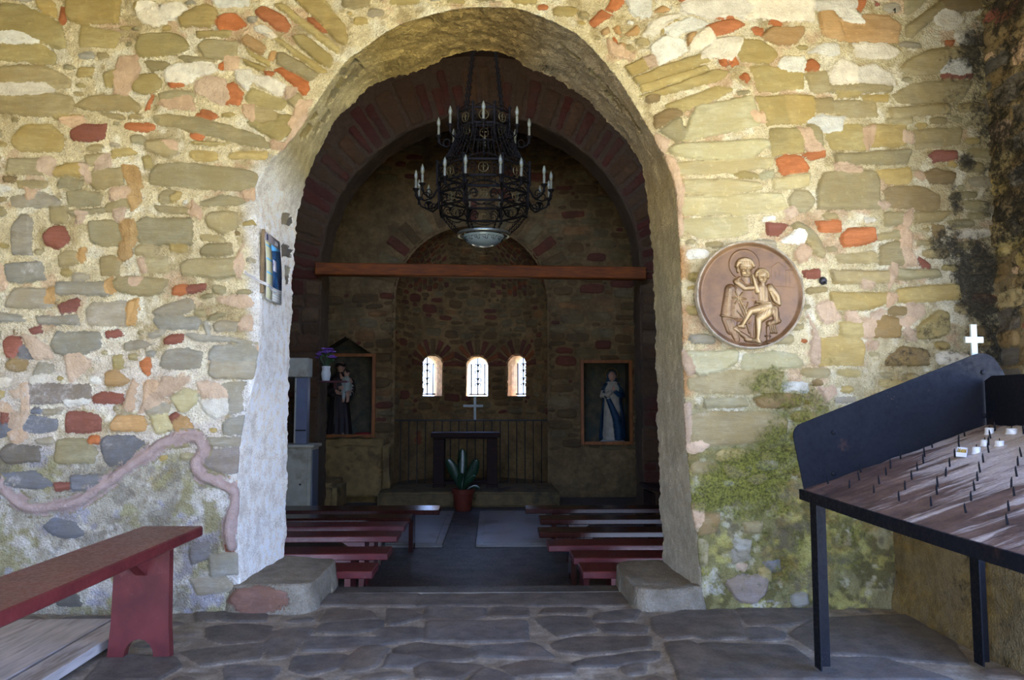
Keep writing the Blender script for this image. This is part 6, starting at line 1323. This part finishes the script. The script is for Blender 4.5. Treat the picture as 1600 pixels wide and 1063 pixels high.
# ------------------------------------------------------------------ chandelier
def chandelier():
    Y=8.2; k=Y/FPX; X0=on_y(756,300,Y).x; zf=lambda py: on_y(756,py,Y).z
    z0=zf(374); root=empty('chandelier',(X0,Y,z0),'large black wrought iron chandelier with candle bulbs and glass bowl','chandelier')
    M_BLKI=simple('chandelier_iron',(30,22,14),.6,.3,50,metal=.0,bumpk=.15,spec=.12); M_GOLD=simple('worn_gilding',(126,104,60),.4,.3,40,metal=.6); M_TUBE=simple('ivory_candle_tube',(140,126,90),.5,.1,20)
    M_BULB=simple('frosted_bulb',(138,126,90),.25,.05,20,spec=.6)
    O8=[PI/8+PI/4*i for i in range(8)]
    def band(name,R,za,zb,arch,label=None):
        """octagonal band: two hoops, corner posts, scrolls and a cross roundel in every panel"""
        m=MB(); V=[(R*math.cos(a),R*math.sin(a)) for a in O8]; G=[]
        for z in (za,zb):
            for i in range(8):
                a,b=V[i],V[(i+1)%8]; c=((a[0]+b[0])/2,(a[1]+b[1])/2,z); L=math.hypot(a[0]-b[0],a[1]-b[1])
                m.box(c,(L+.01,.012,.024),.002,Matrix.Rotation(math.atan2(b[1]-a[1],b[0]-a[0]),3,'Z'))
        for i in range(8):
            a,b=Vector((*V[i],0)),Vector((*V[(i+1)%8],0)); mid=(a+b)/2; u=(b-a).normalized(); h=zb-za; L=(b-a).length
            m.tube([(a.x,a.y,za-.03),(a.x,a.y,zb+.04)],.013,6); m.sphere((a.x,a.y,zb+.05),.02,8,6)
            P=lambda s,z: mid+u*s+Vector((0,0,z))
            r=h*.30; g=MB(); G.append(g); g.tube([P(r*math.cos(t),(za+zb)/2+r*math.sin(t)) for t in np.linspace(0,2*PI,17)],.0045,5)
            g.tube([P(0,(za+zb)/2-r*.7),P(0,(za+zb)/2+r*.7)],.006,5); g.tube([P(-r*.5,(za+zb)/2+r*.15),P(r*.5,(za+zb)/2+r*.15)],.006,5)
            for s in (-1,1):
                m.tube([P(s*(r+.02+(L*.42-r)*q),(za+zb)/2+h*.34*math.sin(q*4.2)*(1-.3*q)) for q in np.linspace(0,1,12)],.006,5)
                m.tube([P(s*(r+.05+.035*math.cos(t)*(1-t/9)),za+h*.35+.035*math.sin(t)*(1-t/9)) for t in np.linspace(0,6,14)],.005,5)
            if arch:
                m.tube([P(L*.42*q,zb+.012+arch*(1-q*q)) for q in np.linspace(-1,1,13)],.006,5); m.sphere(P(0,zb+.02+arch),.014,7,5)
                m.tube([P(L*.30*q,za-.012-arch*.8*(1-q*q)) for q in np.linspace(-1,1,11)],.005,5)
        o=m.build(name,M_BLKI,root,smooth=50); [q.build('gilt_roundel',M_GOLD,o,smooth=50) for q in G]; return o
    rz=lambda py: zf(py)-z0
    band('upper_band',.295,rz(205),rz(182),.035); band('middle_band',.52,rz(294),rz(270),.05); band('lower_band',.50,rz(330),rz(309),.04)
    # net of small drops between the upper and the middle band
    m=MB(); rng=np.random.RandomState(3)
    for i in range(48):
        a=2*PI*i/48; pts=[]
        for q in np.linspace(0,1,12): r=.29+(.51-.29)*q**1.6; z=rz(206)+(rz(269)-rz(206))*q; pts.append(Vector((r*math.cos(a),r*math.sin(a),z)))
        m.tube(pts,.0025,4)
        for p in pts[1:-1]: m.sphere(p,(.007,.007,.012),5,4)
    m.build('bead_net',M_BLKI,root)
    for a in O8:
        m=MB(); m.tube([(.50*math.cos(a),.50*math.sin(a),rz(331)),(.40*math.cos(a),.40*math.sin(a),rz(350)),(.27*math.cos(a),.27*math.sin(a),rz(366))],.006,5)
        for q in np.linspace(.05,.95,16): r=.50-.23*q; m.ring((r*math.cos(a),r*math.sin(a),rz(331)+(rz(366)-rz(331))*q),.012,.003,8,4,'y' if int(q*16)%2 else 'x')
        m.build('bowl_chain',M_BLKI,root)
        m=MB(); m.tube([(.51*math.cos(a),.51*math.sin(a),rz(294)),(.505*math.cos(a),.505*math.sin(a),rz(309))],.012,6); m.build('corner_strut',M_BLKI,root)
    m=MB(); m.ring((0,0,rz(367)),.265,.022,48,8); m.ring((0,0,rz(367)+.02),.20,.012,40,6); o=m.build('bowl_ring',simple('pewter_ring',(170,166,140),.3,.15,20,metal=.8),root,smooth=60)
    t=NT('etched_glass_bowl'); v=t.n('SeparateXYZ'); t.set(v.inputs[0],t.tc.outputs['Object'])
    m=MB(); pr=[(.215*math.sin(q),rz(369)-.125*(1-math.cos(0))-.115*math.cos(q)+.0) for q in np.linspace(0,PI/2,14)]; m.lathe([(max(r,.001),z+.0) for r,z in pr],n=48,cap=False)
    b=m.build('glass_bowl',t.fin(s2l((176,196,206)),.22,None,0,.6),root,smooth=60); b['label']='pale frosted glass bowl with a key pattern'
    m=MB(); key=[(0,0),(0,1),(1,1),(1,.25),(.5,.25),(.5,.6),(.75,.6)]; nrep=14
    pts=[]
    for i in range(nrep):
        for (u_,v_) in ((0,0),(0,1),(.75,1),(.75,.35),(.45,.35),(.45,.65),(.45,.65),(.45,.35),(.75,.35),(.75,0),(1,0)): pts.append((i+u_,v_))
    P3=[]
    for (u_,v_) in pts: q=1.02+.30*v_; a=2*PI*u_/nrep; P3.append((.2165*math.sin(q)*math.cos(a),.2165*math.sin(q)*math.sin(a),rz(369)-.1155*math.cos(q)))
    m.tube(P3,.0028,4); m.build('key_pattern',M_BLKI,b)
    # arms: eight single arms above, eight double arms below
    def arm(R,zr,a,twin,r_in):
        ar=empty('candle_arm'); ar.parent=root
        m=MB(); d=Vector((math.cos(a),math.sin(a),0)); s=Vector((-d.y,d.x,0))
        ends=[d*R] if not twin else [d*R*math.cos(.155)+s*R*math.sin(.155)*q for q in (-1,1)]
        m2=bpy.data.objects.remove(ar) 
        for e in ends:
            b=d*r_in; c=(b+e)/2
            m.tube([b+Vector((0,0,zr-.02)),b.lerp(e,.25)+Vector((0,0,zr-.11)),b.lerp(e,.6)+Vector((0,0,zr-.13)),b.lerp(e,.9)+Vector((0,0,zr-.10)),e+Vector((0,0,zr-.03))],[.010,.009,.009,.009,.010],6)
            m.tube([b.lerp(e,.5)+Vector((0,0,zr-.12))+(e-b)*.22*math.cos(t)*(1-t/8)+Vector((0,0,.04+.045*math.sin(t)*(1-t/8))) for t in np.linspace(-1.5,4.5,14)],.006,5)
            m.lathe([(.006,zr-.09),(.014,zr-.07),(.008,zr-.05),(.018,zr-.03),(.034,zr-.012),(.036,zr-.004),(.016,zr)],c=(e.x,e.y,0),n=12)
        o=m.build('candle_arm',M_BLKI,root,smooth=60)
        for e in ends:
            m=MB(); m.lathe([(.0135,zr),(.0135,zr+.085),(.010,zr+.088)],c=(e.x,e.y,0),n=12); m.build('candle_tube',M_TUBE,o,smooth=50)
            m=MB(); m.lathe([(.009,zr+.086),(.017,zr+.105),(.0215,zr+.125),(.019,zr+.150),(.011,zr+.175),(.004,zr+.192),(.001,zr+.197)],c=(e.x,e.y,0),n=14); m.build('bulb',M_BULB,o,smooth=60)
    for i in range(8): arm(.485,rz(212),-PI/2+PI/4*i,False,.295)
    for i in range(8): arm(.725,rz(302),-PI/2+PI/8+PI/4*i,True,.52)
    # hanging rods to a plate under the vault
    ztop=5.84-z0; m=MB()
    for i in range(4):
        a=PI/4+PI/2*i; p0=Vector((.28*math.cos(a),.28*math.sin(a),rz(182))); p1=Vector((.04*math.cos(a),.04*math.sin(a),ztop-.06)); m.tube([p0,p1],.009,6)
        for q in np.linspace(0,1,42): m.ring(p0.lerp(p1,q),.018,.005,8,4,'x' if int(q*41)%2 else 'y')
    m.build('hanging_chains',M_BLKI,root); m=MB(); m.lathe([(.09,ztop+.06),(.09,ztop-.02),(.04,ztop-.06),(.0,ztop-.07)],n=20,cap=False); m.build('ceiling_rose',M_BLKI,root)
chandelier()
